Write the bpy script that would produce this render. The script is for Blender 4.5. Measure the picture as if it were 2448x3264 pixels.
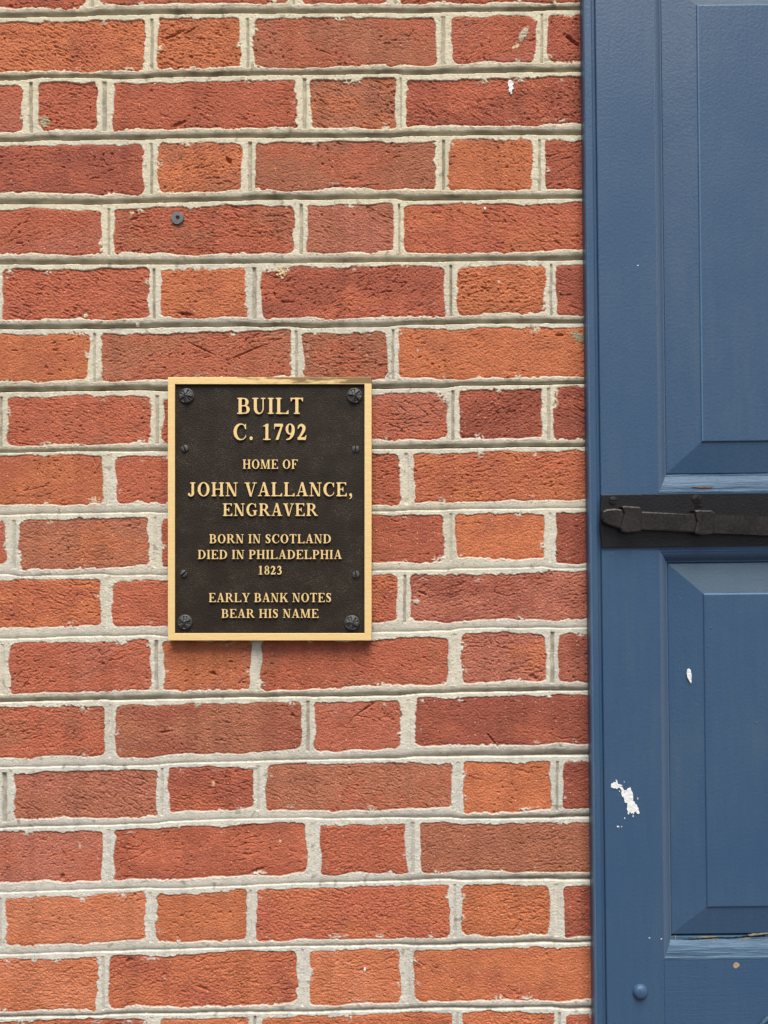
import bpy, bmesh, math, random
import numpy as np
from mathutils import Vector
from mathutils.geometry import tessellate_polygon

# ------------------------------------------------------------------ clear
for o in list(bpy.data.objects):
    bpy.data.objects.remove(o, do_unlink=True)
scene = bpy.context.scene
COL = scene.collection
random.seed(11)

# ------------------------------------------------------------------ camera, sky, sun, exposure
S = 0.000356            # metres on the wall face per photo pixel (2448 x 3264)
CX, CY = 1224.0, 1632.0
D = 0.975               # camera to wall face
ZC = 1.50               # camera height above the pavement

cam = bpy.data.cameras.new('camera')
cam_o = bpy.data.objects.new('camera', cam)
COL.objects.link(cam_o)
cam_o.location = (0, -D, ZC)
cam_o.rotation_euler = (math.radians(90), 0, 0)
cam.sensor_fit = 'VERTICAL'
cam.angle = 2 * math.atan(1632 * S / D)
cam.clip_start = 0.02
cam.clip_end = 200
scene.camera = cam_o

SUN_DIR = Vector((0.05, -0.50, 0.95)).normalized()
world = bpy.data.worlds.new('World')
scene.world = world
world.use_nodes = True
wn = world.node_tree
wn.nodes.clear()
sky = wn.nodes.new('ShaderNodeTexSky')
sky.sky_type = 'NISHITA'
sky.sun_disc = False
sky.sun_elevation = math.asin(SUN_DIR.z)
sky.sun_rotation = math.atan2(SUN_DIR.x, SUN_DIR.y)
sky.air_density = 1.0
sky.dust_density = 4.0
sky.ozone_density = 1.0
bg = wn.nodes.new('ShaderNodeBackground')
bg.inputs['Strength'].default_value = 0.05
wo = wn.nodes.new('ShaderNodeOutputWorld')
wn.links.new(sky.outputs[0], bg.inputs[0])
wn.links.new(bg.outputs[0], wo.inputs[0])

sun = bpy.data.lights.new('sun', 'SUN')
sun.energy = 1.5
sun.angle = math.radians(36)
sun.color = (1.0, 0.955, 0.885)
sun_o = bpy.data.objects.new('sun', sun)
COL.objects.link(sun_o)
sun_o.rotation_euler = SUN_DIR.to_track_quat('Z', 'Y').to_euler()
sun_o.location = (-1, -2, 4)

scene.view_settings.view_transform = 'Standard'
scene.view_settings.look = 'None'
scene.view_settings.gamma = 1.0
scene.view_settings.exposure = 1.4
scene.cycles.max_bounces = 6

# ------------------------------------------------------------------ helpers
def lin(r, g, b):
    def f(c):
        c /= 255.0
        return c / 12.92 if c <= 0.04045 else ((c + 0.055) / 1.055) ** 2.4
    return (f(r), f(g), f(b))

def mesh_obj(name, verts, faces, mat=None, parent=None, smooth=False):
    me = bpy.data.meshes.new(name)
    me.from_pydata([tuple(v) for v in verts], [], [tuple(f) for f in faces])
    me.update()
    if not smooth:
        me.shade_flat()
    o = bpy.data.objects.new(name, me)
    if mat is not None:
        me.materials.append(mat)
    COL.objects.link(o)
    if parent is not None:
        o.parent = parent
    return o

def bm_obj(name, bm, mat=None, parent=None, smooth=False):
    me = bpy.data.meshes.new(name)
    bmesh.ops.recalc_face_normals(bm, faces=bm.faces)
    bm.to_mesh(me)
    bm.free()
    if not smooth:
        me.shade_flat()
    o = bpy.data.objects.new(name, me)
    if mat is not None:
        me.materials.append(mat)
    COL.objects.link(o)
    if parent is not None:
        o.parent = parent
    return o

def tag(o, label=None, cat=None, group=None, kind=None):
    if label: o['label'] = label
    if cat: o['category'] = cat
    if group: o['group'] = group
    if kind: o['kind'] = kind
    return o

def empty(name, loc):
    o = bpy.data.objects.new(name, None)
    o.empty_display_size = 0.05
    o.location = loc
    COL.objects.link(o)
    return o

def fd(d):              # perspective shrink for something standing d metres off the wall
    return (D - d) / D

# ---- gradient noise, vectorised
def _hash(ix, iy, seed):
    h = (ix.astype(np.int64) * 374761393 + iy.astype(np.int64) * 668265263 + seed * 974711) & 0xFFFFFFFF
    h = ((h ^ (h >> 13)) * 1274126177) & 0xFFFFFFFF
    h = h ^ (h >> 16)
    return h

_ANG = np.linspace(0, 2 * np.pi, 256, endpoint=False)
_GX, _GY = np.cos(_ANG).astype(np.float32), np.sin(_ANG).astype(np.float32)

def noise2(x, y, seed=0):
    x0 = np.floor(x); y0 = np.floor(y)
    fx = (x - x0).astype(np.float32); fy = (y - y0).astype(np.float32)
    ix = x0.astype(np.int64); iy = y0.astype(np.int64)
    ux = fx * fx * fx * (fx * (fx * 6 - 15) + 10)
    uy = fy * fy * fy * (fy * (fy * 6 - 15) + 10)
    def g(dx, dy):
        h = (_hash(ix + dx, iy + dy, seed) & 255)
        return _GX[h] * (fx - dx) + _GY[h] * (fy - dy)
    a = g(0, 0); b = g(1, 0); c = g(0, 1); d = g(1, 1)
    return ((a + (b - a) * ux) * (1 - uy) + (c + (d - c) * ux) * uy) * 1.5

def sstep(a, b, x):
    t = np.clip((x - a) / (b - a), 0, 1)
    return t * t * (3 - 2 * t)

# ------------------------------------------------------------------ node materials
def new_mat(name):
    m = bpy.data.materials.new(name)
    m.use_nodes = True
    nt = m.node_tree
    b = nt.nodes['Principled BSDF']
    return m, nt, b

class NT:
    def __init__(self, nt):
        self.nt = nt
        self.tc = nt.nodes.new('ShaderNodeTexCoord')
    def link(self, a, b):
        self.nt.links.new(a, b)
    def noise(self, scale, detail=3, rough=0.55, vec=None, dist=0.0):
        n = self.nt.nodes.new('ShaderNodeTexNoise')
        n.inputs['Scale'].default_value = scale
        n.inputs['Detail'].default_value = detail
        n.inputs['Roughness'].default_value = rough
        n.inputs['Distortion'].default_value = dist
        self.link(vec or self.tc.outputs['Object'], n.inputs['Vector'])
        return n.outputs['Fac']
    def mapping(self, sc, rot=(0, 0, 0)):
        mp = self.nt.nodes.new('ShaderNodeMapping')
        mp.inputs['Scale'].default_value = sc
        mp.inputs['Rotation'].default_value = rot
        self.link(self.tc.outputs['Object'], mp.inputs['Vector'])
        return mp.outputs['Vector']
    def ramp(self, fac, a, b, ca=0.0, cb=1.0):
        r = self.nt.nodes.new('ShaderNodeMapRange')
        r.inputs['From Min'].default_value = a
        r.inputs['From Max'].default_value = b
        r.inputs['To Min'].default_value = ca
        r.inputs['To Max'].default_value = cb
        self.link(fac, r.inputs['Value'])
        return r.outputs['Result']
    def math(self, op, a, b):
        m = self.nt.nodes.new('ShaderNodeMath')
        m.operation = op
        for i, v in enumerate((a, b)):
            if isinstance(v, (int, float)):
                m.inputs[i].default_value = v
            else:
                self.link(v, m.inputs[i])
        return m.outputs[0]
    def mix(self, fac, a, b, mode='MIX'):
        m = self.nt.nodes.new('ShaderNodeMix')
        m.data_type = 'RGBA'
        m.blend_type = mode
        if isinstance(fac, (int, float)):
            m.inputs[0].default_value = fac
        else:
            self.link(fac, m.inputs[0])
        for sock, v in ((m.inputs[6], a), (m.inputs[7], b)):
            if isinstance(v, tuple):
                sock.default_value = (*v, 1) if len(v) == 3 else v
            else:
                self.link(v, sock)
        return m.outputs[2]
    def bump(self, h, dist, strength=1.0, normal=None):
        b = self.nt.nodes.new('ShaderNodeBump')
        b.inputs['Strength'].default_value = strength
        b.inputs['Distance'].default_value = dist
        self.link(h, b.inputs['Height'])
        if normal is not None:
            self.link(normal, b.inputs['Normal'])
        return b.outputs['Normal']

def wall_material():
    m, nt, b = new_mat('brick_and_mortar')
    n = NT(nt)
    ac = nt.nodes.new('ShaderNodeAttribute'); ac.attribute_name = 'tone'
    am = nt.nodes.new('ShaderNodeAttribute'); am.attribute_name = 'mortar'
    mort = am.outputs['Fac']
    brick = n.math('SUBTRACT', 1.0, mort)
    # sandy grain
    g1 = n.noise(520, 3, 0.6)
    g2 = n.noise(1100, 2, 0.5)
    v = nt.nodes.new('ShaderNodeTexVoronoi')
    v.inputs['Scale'].default_value = 260
    n.link(n.tc.outputs['Object'], v.inputs['Vector'])
    near = n.ramp(v.outputs['Distance'], 0.16, 0.26, 1.0, 0.0)
    sep = nt.nodes.new('ShaderNodeSeparateColor')
    n.link(v.outputs['Color'], sep.inputs[0])
    pick = n.ramp(sep.outputs[0], 0.78, 0.80)
    pickd = n.ramp(sep.outputs[1], 0.84, 0.86)
    speck = n.math('MULTIPLY', n.math('MULTIPLY', near, pick), brick)
    dspeck = n.math('MULTIPLY', n.math('MULTIPLY', near, pickd), 0.38)
    tone = ac.outputs['Color']
    var = n.ramp(g1, 0.3, 0.7, 0.80, 1.2)
    varc = nt.nodes.new('ShaderNodeCombineColor')
    for i in range(3):
        n.link(var, varc.inputs[i])
    c = n.mix(n.math('MULTIPLY', brick, 0.85), tone, n.mix(1.0, tone, varc.outputs[0], 'MULTIPLY'))
    c = n.mix(n.math('MULTIPLY', speck, 0.75), c, lin(226, 168, 140))
    c = n.mix(dspeck, c, lin(90, 60, 50))
    n.link(c, b.inputs['Base Color'])
    b.inputs['Roughness'].default_value = 0.95
    b.inputs['Specular IOR Level'].default_value = 0.15
    h = n.math('ADD', g1, n.math('MULTIPLY', g2, 0.5))
    dist = n.math('ADD', 0.0006, n.math('MULTIPLY', brick, 0.0010))
    bp = nt.nodes.new('ShaderNodeBump')
    n.link(dist, bp.inputs['Distance'])
    n.link(h, bp.inputs['Height'])
    n.link(bp.outputs['Normal'], b.inputs['Normal'])
    return m

def paint_material(name, col, fade, bump=0.0003, rough=0.42, along=(1.0, 1.0, 0.04)):
    m, nt, b = new_mat(name)
    n = NT(nt)
    big = n.noise(7, 4, 0.6)
    streak = n.noise(30, 4, 0.6, n.mapping((4.0, 1.0, 0.35)))
    f = n.math('MULTIPLY', n.ramp(big, 0.35, 0.7), n.ramp(streak, 0.35, 0.7))
    c = n.mix(n.math('MULTIPLY', f, 0.55), col, fade)
    sc = n.noise(420, 2, 0.5, n.mapping((1.0, 1.0, 0.5)))
    fl = n.ramp(sc, 0.80, 0.82)
    c = n.mix(n.math('MULTIPLY', fl, 0.5), c, lin(150, 175, 195))
    n.link(c, b.inputs['Base Color'])
    n.link(n.ramp(big, 0.3, 0.7, rough - 0.06, rough + 0.12), b.inputs['Roughness'])
    b.inputs['Specular IOR Level'].default_value = 0.5
    peel = n.noise(330, 2, 0.5)
    lump = n.noise(90, 2, 0.5, n.mapping((1.0, 1.0, 0.45)))
    strokes = n.noise(420, 3, 0.6, n.mapping(along))
    h = n.math('ADD', n.math('MULTIPLY', peel, 0.24), n.math('MULTIPLY', lump, 0.16))
    h = n.math('ADD', h, n.math('MULTIPLY', strokes, 0.22))
    n.link(n.bump(h, bump * 4), b.inputs['Normal'])
    return m

def worn_paint_material():
    m, nt, b = new_mat('weathered_blue_paint')
    n = NT(nt)
    grain = n.noise(120, 5, 0.65, n.mapping((0.12, 1.0, 1.6)))
    big = n.noise(14, 3, 0.6)
    c = n.mix(n.ramp(grain, 0.35, 0.65), lin(50, 78, 102), lin(76, 107, 132))
    flake = n.math('MULTIPLY', n.ramp(grain, 0.66, 0.70), n.ramp(big, 0.50, 0.58))
    c = n.mix(flake, c, lin(150, 128, 104))
    n.link(c, b.inputs['Base Color'])
    b.inputs['Roughness'].default_value = 0.5
    n.link(n.bump(grain, 0.0022), b.inputs['Normal'])
    return m

def bronze_material():
    m, nt, b = new_mat('dark_bronze_patina')
    n = NT(nt)
    leather = n.noise(700, 3, 0.6)
    vor = nt.nodes.new('ShaderNodeTexVoronoi')
    vor.feature = 'DISTANCE_TO_EDGE'
    vor.inputs['Scale'].default_value = 420
    n.link(n.tc.outputs['Object'], vor.inputs['Vector'])
    patch = n.noise(38, 4, 0.6)
    fine = n.noise(650, 3, 0.6, n.mapping((1.6, 1.0, 0.8), (0, 0.7, 0)), 1.2)
    sc = n.math('MULTIPLY', n.ramp(patch, 0.44, 0.62), n.ramp(fine, 0.57, 0.66))
    c = n.mix(n.ramp(patch, 0.3, 0.7), lin(41, 34, 27), lin(51, 43, 34))
    c = n.mix(n.math('MULTIPLY', sc, 0.42), c, lin(132, 130, 112))
    n.link(c, b.inputs['Base Color'])
    b.inputs['Roughness'].default_value = 0.55
    b.inputs['Specular IOR Level'].default_value = 0.22
    n.link(n.bump(n.math('ADD', leather, n.math('MULTIPLY', vor.outputs['Distance'], 0.7)), 0.0006), b.inputs['Normal'])
    return m

def brass_material(name, patina):
    m, nt, b = new_mat(name)
    n = NT(nt)
    brush = n.noise(220, 4, 0.6, n.mapping((0.25, 1.0, 4.0)))
    c = n.mix(n.ramp(brush, 0.3, 0.7), (0.88, 0.62, 0.255), (0.95, 0.705, 0.325))
    if patina:
        # brown tarnish along the top bar, heavier to its right end
        sp = nt.nodes.new('ShaderNodeSeparateXYZ')
        n.link(n.tc.outputs['Object'], sp.inputs[0])
        blot = n.noise(60, 4, 0.65, n.mapping((0.45, 1.0, 2.6)))
        top = n.ramp(sp.outputs['Z'], 0.139, 0.1475)
        right = n.ramp(sp.outputs['X'], -0.10, 0.10, 0.0, 0.38)
        k = n.math('ADD', n.math('ADD', blot, right), n.math('MULTIPLY', n.ramp(sp.outputs['Z'], 0.1445, 0.1502), 0.16))
        mask = n.math('MULTIPLY', n.ramp(k, 0.66, 0.80), n.ramp(sp.outputs['Z'], 0.1400, 0.1408))
        c = n.mix(n.math('MULTIPLY', mask, 0.85), c, lin(112, 84, 52))
        thin = n.noise(900, 2, 0.6, n.mapping((0.06, 1.0, 3.0)))
        c = n.mix(n.math('MULTIPLY', n.ramp(thin, 0.66, 0.70), 0.30), c, lin(150, 110, 60))
    n.link(c, b.inputs['Base Color'])
    b.inputs['Metallic'].default_value = 0.15
    b.inputs['Roughness'].default_value = 0.45
    n.link(n.bump(brush, 0.0002), b.inputs['Normal'])
    return m

def simple_material(name, col, rough=0.6, spec=0.4, metal=0.0, bump=0.0, scale=300, var=0.25, col2=None):
    m, nt, b = new_mat(name)
    n = NT(nt)
    f = n.noise(scale, 4, 0.6)
    g = n.noise(scale * 0.13, 3, 0.6)
    c2 = col2 or tuple(x * (1 - var) for x in col)
    c = n.mix(n.ramp(n.math('ADD', n.math('MULTIPLY', f, 0.5), n.math('MULTIPLY', g, 0.5)), 0.38, 0.62), col, c2)
    n.link(c, b.inputs['Base Color'])
    b.inputs['Roughness'].default_value = rough
    b.inputs['Specular IOR Level'].default_value = spec
    b.inputs['Metallic'].default_value = metal
    if bump:
        n.link(n.bump(f, bump), b.inputs['Normal'])
    return m

M_WALL = wall_material()
M_PAINT = paint_material('blue_gloss_paint', lin(54, 84, 115), lin(75, 96, 115))
M_PAINT_RAIL = paint_material('blue_gloss_paint_rail', lin(54, 84, 115), lin(75, 96, 115), along=(0.04, 1.0, 1.0))
M_MOULD = paint_material('greyed_blue_paint', lin(76, 98, 122), lin(88, 100, 118))
M_RUB = paint_material('rubbed_blue_paint', lin(76, 112, 145), lin(100, 132, 155))
M_DUSTY = paint_material('dusty_blue_paint', lin(73, 95, 114), lin(88, 104, 114), rough=0.6, along=(0.04, 1.0, 1.0))
M_WORN = worn_paint_material()
M_BRONZE = bronze_material()
M_BRASS = brass_material('polished_brass', True)
M_LETTER = brass_material('brass_lettering', False)
M_SIDE = simple_material('brown_bronze_edge', lin(104, 76, 46), 0.5, 0.4, 0.2, 0.0, 300)
M_SCREW = simple_material('dull_grey_metal', lin(92, 92, 90), 0.42, 0.5, 0.35, 0.0006, 900)
M_BLACK = simple_material('black_painted_iron', lin(18, 18, 20), 0.36, 0.5, 0.0, 0.0004, 420, col2=lin(25, 25, 26))
M_IRON = simple_material('worn_black_iron', lin(46, 45, 46), 0.32, 0.5, 0.6, 0.0003, 300, col2=lin(72, 67, 64))
M_PLUG = simple_material('grey_plastic', lin(112, 118, 122), 0.6, 0.4, 0.0, 0.0006, 500)
M_HOLE = simple_material('dark_hole', lin(26, 24, 22), 0.9, 0.1)
M_WHITE = simple_material('white_paint_splash', (0.86, 0.88, 0.87), 0.6, 0.3, 0.0, 0.0016, 260, 0.08)
M_WOOD = simple_material('bare_weathered_wood', lin(186, 160, 130), 0.8, 0.2, 0.0, 0.0008, 260)
M_WOODP = simple_material('pale_split_wood', lin(150, 142, 122), 0.8, 0.2, 0.0, 0.0008, 260, 0.4)
M_WOODD = simple_material('brown_bare_wood', lin(128, 100, 74), 0.8, 0.2, 0.0, 0.0008, 260)
M_PAVE = simple_material('brick_paving', (0.12, 0.085, 0.068), 0.9, 0.2, 0.0, 0.002, 60)

M_KERB = simple_material('granite_kerb', (0.22, 0.21, 0.20), 0.85, 0.2, 0.0, 0.002, 90)
M_ROAD = simple_material('asphalt', (0.050, 0.050, 0.052), 0.9, 0.2, 0.0, 0.003, 80)

# ------------------------------------------------------------------ the street floor in front of the wall
def street_floor():
    def sheet(name, x0, x1, y0, y1, z, mat, nx, ny):
        xs = np.linspace(x0, x1, nx); ys = np.linspace(y0, y1, ny)
        v = [(x, y, z) for y in ys for x in xs]
        f = [(b * nx + a, b * nx + a + 1, (b + 1) * nx + a + 1, (b + 1) * nx + a) for b in range(ny - 1) for a in range(nx - 1)]
        return mesh_obj(name, v, f, mat)
    tag(sheet('pavement', -14, 14, -2.2, 0.33, 0.0, M_PAVE, 24, 4), kind='structure')
    bm = bevel_box(-14, 14, -2.38, -2.2, -0.14, 0.0, 0.012)
    tag(bm_obj('kerb', bm, M_KERB), kind='structure')
    tag(sheet('road', -60, 60, -90, -2.38, -0.13, M_ROAD, 24, 24), kind='structure')

# ------------------------------------------------------------------ brick wall: one height-mapped sheet on a thick backing
K = 1 / 1.659
# each brick: x0, x1, top at left, top at right, bottom at left, bottom at right, tone, tone blended in
def A(r, ox, oy):
    return [(a * K + ox, b * K + ox2, c * K + oy, d * K + oy, e * K + oy, f * K + oy, t1, t2) for (a, b, c, d, e, f, t1, t2, ox2) in r]
def row(oy, *bricks):
    out = []
    for (a, b, tl, tr, bl, br, t1, t2) in bricks:
        # x values >= 2000 were read in the second zoom (900 px further right)
        ax = (a - 3000) * K + 900 if a > 2500 else a * K
        bx = (b - 3000) * K + 900 if b > 2500 else b * K
        out.append((ax, bx, tl * K + oy, tr * K + oy, bl * K + oy, br * K + oy, t1, t2))
    return out
Z = 3000
ROWS = [
 row(0, (-520, 455, -225, -225, 45, 40, 'R', 'R'), (525, 27 + Z, -225, -230, 25, 15, 'R', 'B'), (95 + Z, 560 + Z, -235, -235, 22, 15, 'R', 'R'), (625 + Z, 1590 + Z, -240, -245, 20, 12, 'R', 'D')),
 row(0, (-215, 765, 125, 105, 378, 372, 'O', 'R'), (832, 1270, 102, 100, 358, 352, 'O', 'B'), (1342, 815 + Z, 100, 95, 355, 343, 'B', 'R'), (895 + Z, 1338 + Z, 88, 82, 332, 328, 'R', 'P'), (1405 + Z, 1850 + Z, 74, 72, 332, 330, 'D', 'R')),
 row(0, (-330, 125, 450, 448, 703, 702, 'R', 'P'), (205, 515, 432, 430, 692, 690, 'R', 'B'), (600, 77 + Z, 442, 418, 690, 673, 'R', 'R'), (150 + Z, 600 + Z, 420, 412, 680, 682, 'B', 'O'), (655 + Z, 1630 + Z, 422, 405, 672, 658, 'R', 'D')),
 row(0, (-215, 762, 775, 765, 1020, 1028, 'D', 'R'), (840, 1282, 757, 752, 1018, 1012, 'O', 'B'), (1352, 815 + Z, 758, 745, 1005, 1000, 'B', 'R'), (880 + Z, 1322 + Z, 742, 738, 1005, 1003, 'O', 'R'), (1390 + Z, 1830 + Z, 745, 742, 1005, 1003, 'D', 'R')),
 row(0, (-450, 538, 1108, 1108, 1348, 1345, 'R', 'P'), (605, 62 + Z, 1103, 1080, 1348, 1342, 'R', 'B'), (132 + Z, 590 + Z, 1085, 1076, 1338, 1335, 'P', 'B'), (645 + Z, 1620 + Z, 1092, 1072, 1338, 1325, 'R', 'O')),
 row(816, (14, 787, 72, 70, 338, 332, 'R', 'O'), (852, 1304, 72, 64, 325, 325, 'O', 'R'), (1382, 860 + Z, 66, 54, 335, 318, 'R', 'D'), (924 + Z, 1392 + Z, 52, 48, 312, 308, 'O', 'O'), (1452 + Z, 1890 + Z, 50, 48, 315, 312, 'D', 'R')),
 row(816, (-520, 466, 418, 412, 672, 662, 'O', 'R'), (538, 1535, 412, 394, 662, 640, 'B', 'R'), (108 + Z, 550 + Z, 408, 402, 645, 655, 'B', 'R'), (616 + Z, 1620 + Z, 387, 376, 648, 642, 'O', 'R')),
 row(816, (42, 798, 748, 738, 1005, 990, 'R', 'B'), (864, 1308, 745, 742, 990, 985, 'R', 'R'), (1380, 862 + Z, 738, 722, 985, 972, 'R', 'P'), (936 + Z, 1372 + Z, 706, 702, 970, 965, 'D', 'R'), (1435 + Z, 1880 + Z, 700, 698, 970, 968, 'D', 'R')),
 row(816, (-450, 545, 1068, 1050, 1322, 1308, 'O', 'R'), (614, 50 + Z, 1058, 1050, 1310, 1312, 'R', 'R'), (125 + Z, 620 + Z, 1050, 1045, 1315, 1315, 'R', 'R'), (692 + Z, 1660 + Z, 1046, 1028, 1302, 1288, 'O', 'R')),
 row(1632, (-420, 36, 52, 50, 280, 280, 'R', 'P'), (108, 785, 45, 28, 312, 284, 'B', 'O'), (858, 1308, 35, 32, 292, 285, 'R', 'R'), (1380, 856 + Z, 30, 14, 285, 262, 'R', 'D'), (920 + Z, 1385 + Z, 12, 8, 245, 245, 'O', 'R'), (1445 + Z, 1890 + Z, 8, 6, 272, 268, 'D', 'D')),
 row(1632, (-450, 530, 368, 350, 635, 602, 'O', 'R'), (596, 60 + Z, 362, 352, 612, 600, 'R', 'R'), (140 + Z, 606 + Z, 340, 335, 585, 580, 'R', 'O'), (680 + Z, 1660 + Z, 338, 312, 578, 564, 'P', 'D')),
 row(1632, (48, 797, 704, 676, 962, 940, 'R', 'P'), (866, 1328, 690, 680, 940, 935, 'O', 'P'), (1384, 876 + Z, 684, 660, 940, 916, 'R', 'B'), (946 + Z, 1396 + Z, 640, 638, 906, 902, 'P', 'O'), (1465 + Z, 1910 + Z, 642, 640, 902, 898, 'D', 'P')),
 row(1632, (-440, 555, 1045, 1020, 1310, 1288, 'R', 'B'), (613, 108 + Z, 1028, 998, 1302, 1258, 'B', 'D'), (170 + Z, 626 + Z, 1008, 1000, 1266, 1252, 'P', 'R'), (704 + Z, 1680 + Z, 986, 968, 1238, 1222, 'D', 'R')),
 row(2448, (-480, -40, 30, 30, 290, 290, 'R', 'B'), (75, 830, 28, 10, 272, 255, 'P', 'B'), (892, 1335, 2, -4, 234, 214, 'R', 'D'), (1405, 892 + Z, -10, -28, 226, 214, 'B', 'R'), (958 + Z, 1422 + Z, -28, -30, 238, 228, 'O', 'O'), (1482 + Z, 1920 + Z, -30, -34, 216, 212, 'D', 'D')),
 row(2448, (-450, 540, 352, 328, 612, 595, 'P', 'R'), (608, 128 + Z, 325, 288, 602, 562, 'R', 'R'), (204 + Z, 656 + Z, 296, 290, 562, 555, 'R', 'D'), (730 + Z, 1700 + Z, 292, 286, 546, 544, 'B', 'P')),
 row(2448, (36, 767, 692, 658, 942, 916, 'L', 'O'), (828, 1302, 668, 652, 918, 915, 'O', 'O'), (1358, 885 + Z, 645, 615, 915, 895, 'R', 'O'), (948 + Z, 1412 + Z, 622, 616, 888, 882, 'O', 'O'), (1488 + Z, 1930 + Z, 622, 618, 892, 888, 'D', 'R')),
 row(2448, (-480, 512, 1025, 1000, 1287, 1282, 'L', 'O'), (574, 75 + Z, 998, 962, 1268, 1252, 'R', 'O'), (145 + Z, 624 + Z, 964, 956, 1255, 1245, 'L', 'O'), (696 + Z, 1710 + Z, 968, 940, 1238, 1230, 'O', 'R')),
 row(2448, (-215, 772, 1345, 1322, 1610, 1595, 'R', 'O'), (850, 1318, 1325, 1315, 1590, 1585, 'O', 'L'), (1384, 897 + Z, 1318, 1294, 1590, 1560, 'O', 'R'), (960 + Z, 1432 + Z, 1296, 1292, 1560, 1555, 'O', 'O'), (1494 + Z, 1940 + Z, 1302, 1298, 1560, 1555, 'D', 'R')),
]
# strength of the tooled groove in the bed joint under each row (left, middle, right)
GROOVE = [(1, 1, 1), (1, 1, 1), (1, 1, 1), (.9, 1, 1), (.9, .8, 1), (1, .9, 1), (1, 1, 1), (.7, .8, 1), (.25, .4, .25), (.25, .3, .2), (.3, .3, .25), (.85, .8, .8), (.25, .3, 1), (.35, .2, .9), (.25, .25, .9), (.25, .4, .9), (.7, .6, .9), (.8, .8, .8)]
PITCH = 199.3
# carry the same Flemish bond on beyond the photograph, up, down and sideways
first = -16
all_rows = []
allg = []
for r in range(first, 32):
    if 0 <= r < len(ROWS):
        base = [list(b) for b in ROWS[r]]
        g = GROOVE[r]
    else:
        src = 1 if r % 2 else 4
        dy = (r - src) * PITCH
        jit = random.uniform(-8, 8)
        base = []
        for b in ROWS[src]:
            b = list(b)
            b[0] += jit; b[1] += jit
            for i in (2, 3, 4, 5):
                b[i] += dy + random.uniform(-3, 3)
            b[6] = random.choice('RROBPD'); b[7] = random.choice('RROBP')
            base.append(b)
        g = (.8, .8, .8)
    base.sort(key=lambda b: b[0])
    while base[0][0] > -5200:
        b = base[0]
        w = 268 if b[1] - b[0] > 400 else 590
        x1 = b[0] - 42
        base.insert(0, [x1 - w, x1, b[2] + random.uniform(-2, 2), b[2], b[4] + random.uniform(-2, 2), b[4], random.choice('RROBP'), random.choice('RROB')])
    while base[-1][1] < 6600:
        b = base[-1]
        w = 268 if b[1] - b[0] > 400 else 590
        x0 = b[1] + 42
        base.append([x0, x0 + w, b[3], b[3] + random.uniform(-2, 2), b[5], b[5] + random.uniform(-2, 2), random.choice('RROBPD'), random.choice('RROB')])
    all_rows.append(base)
    allg.append(g)

TONES = {'O': lin(201, 121, 84), 'R': lin(188, 107, 81), 'B': lin(177, 113, 87), 'D': lin(162, 92, 74), 'P': lin(184, 114, 93), 'L': lin(207, 130, 95)}

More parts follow.
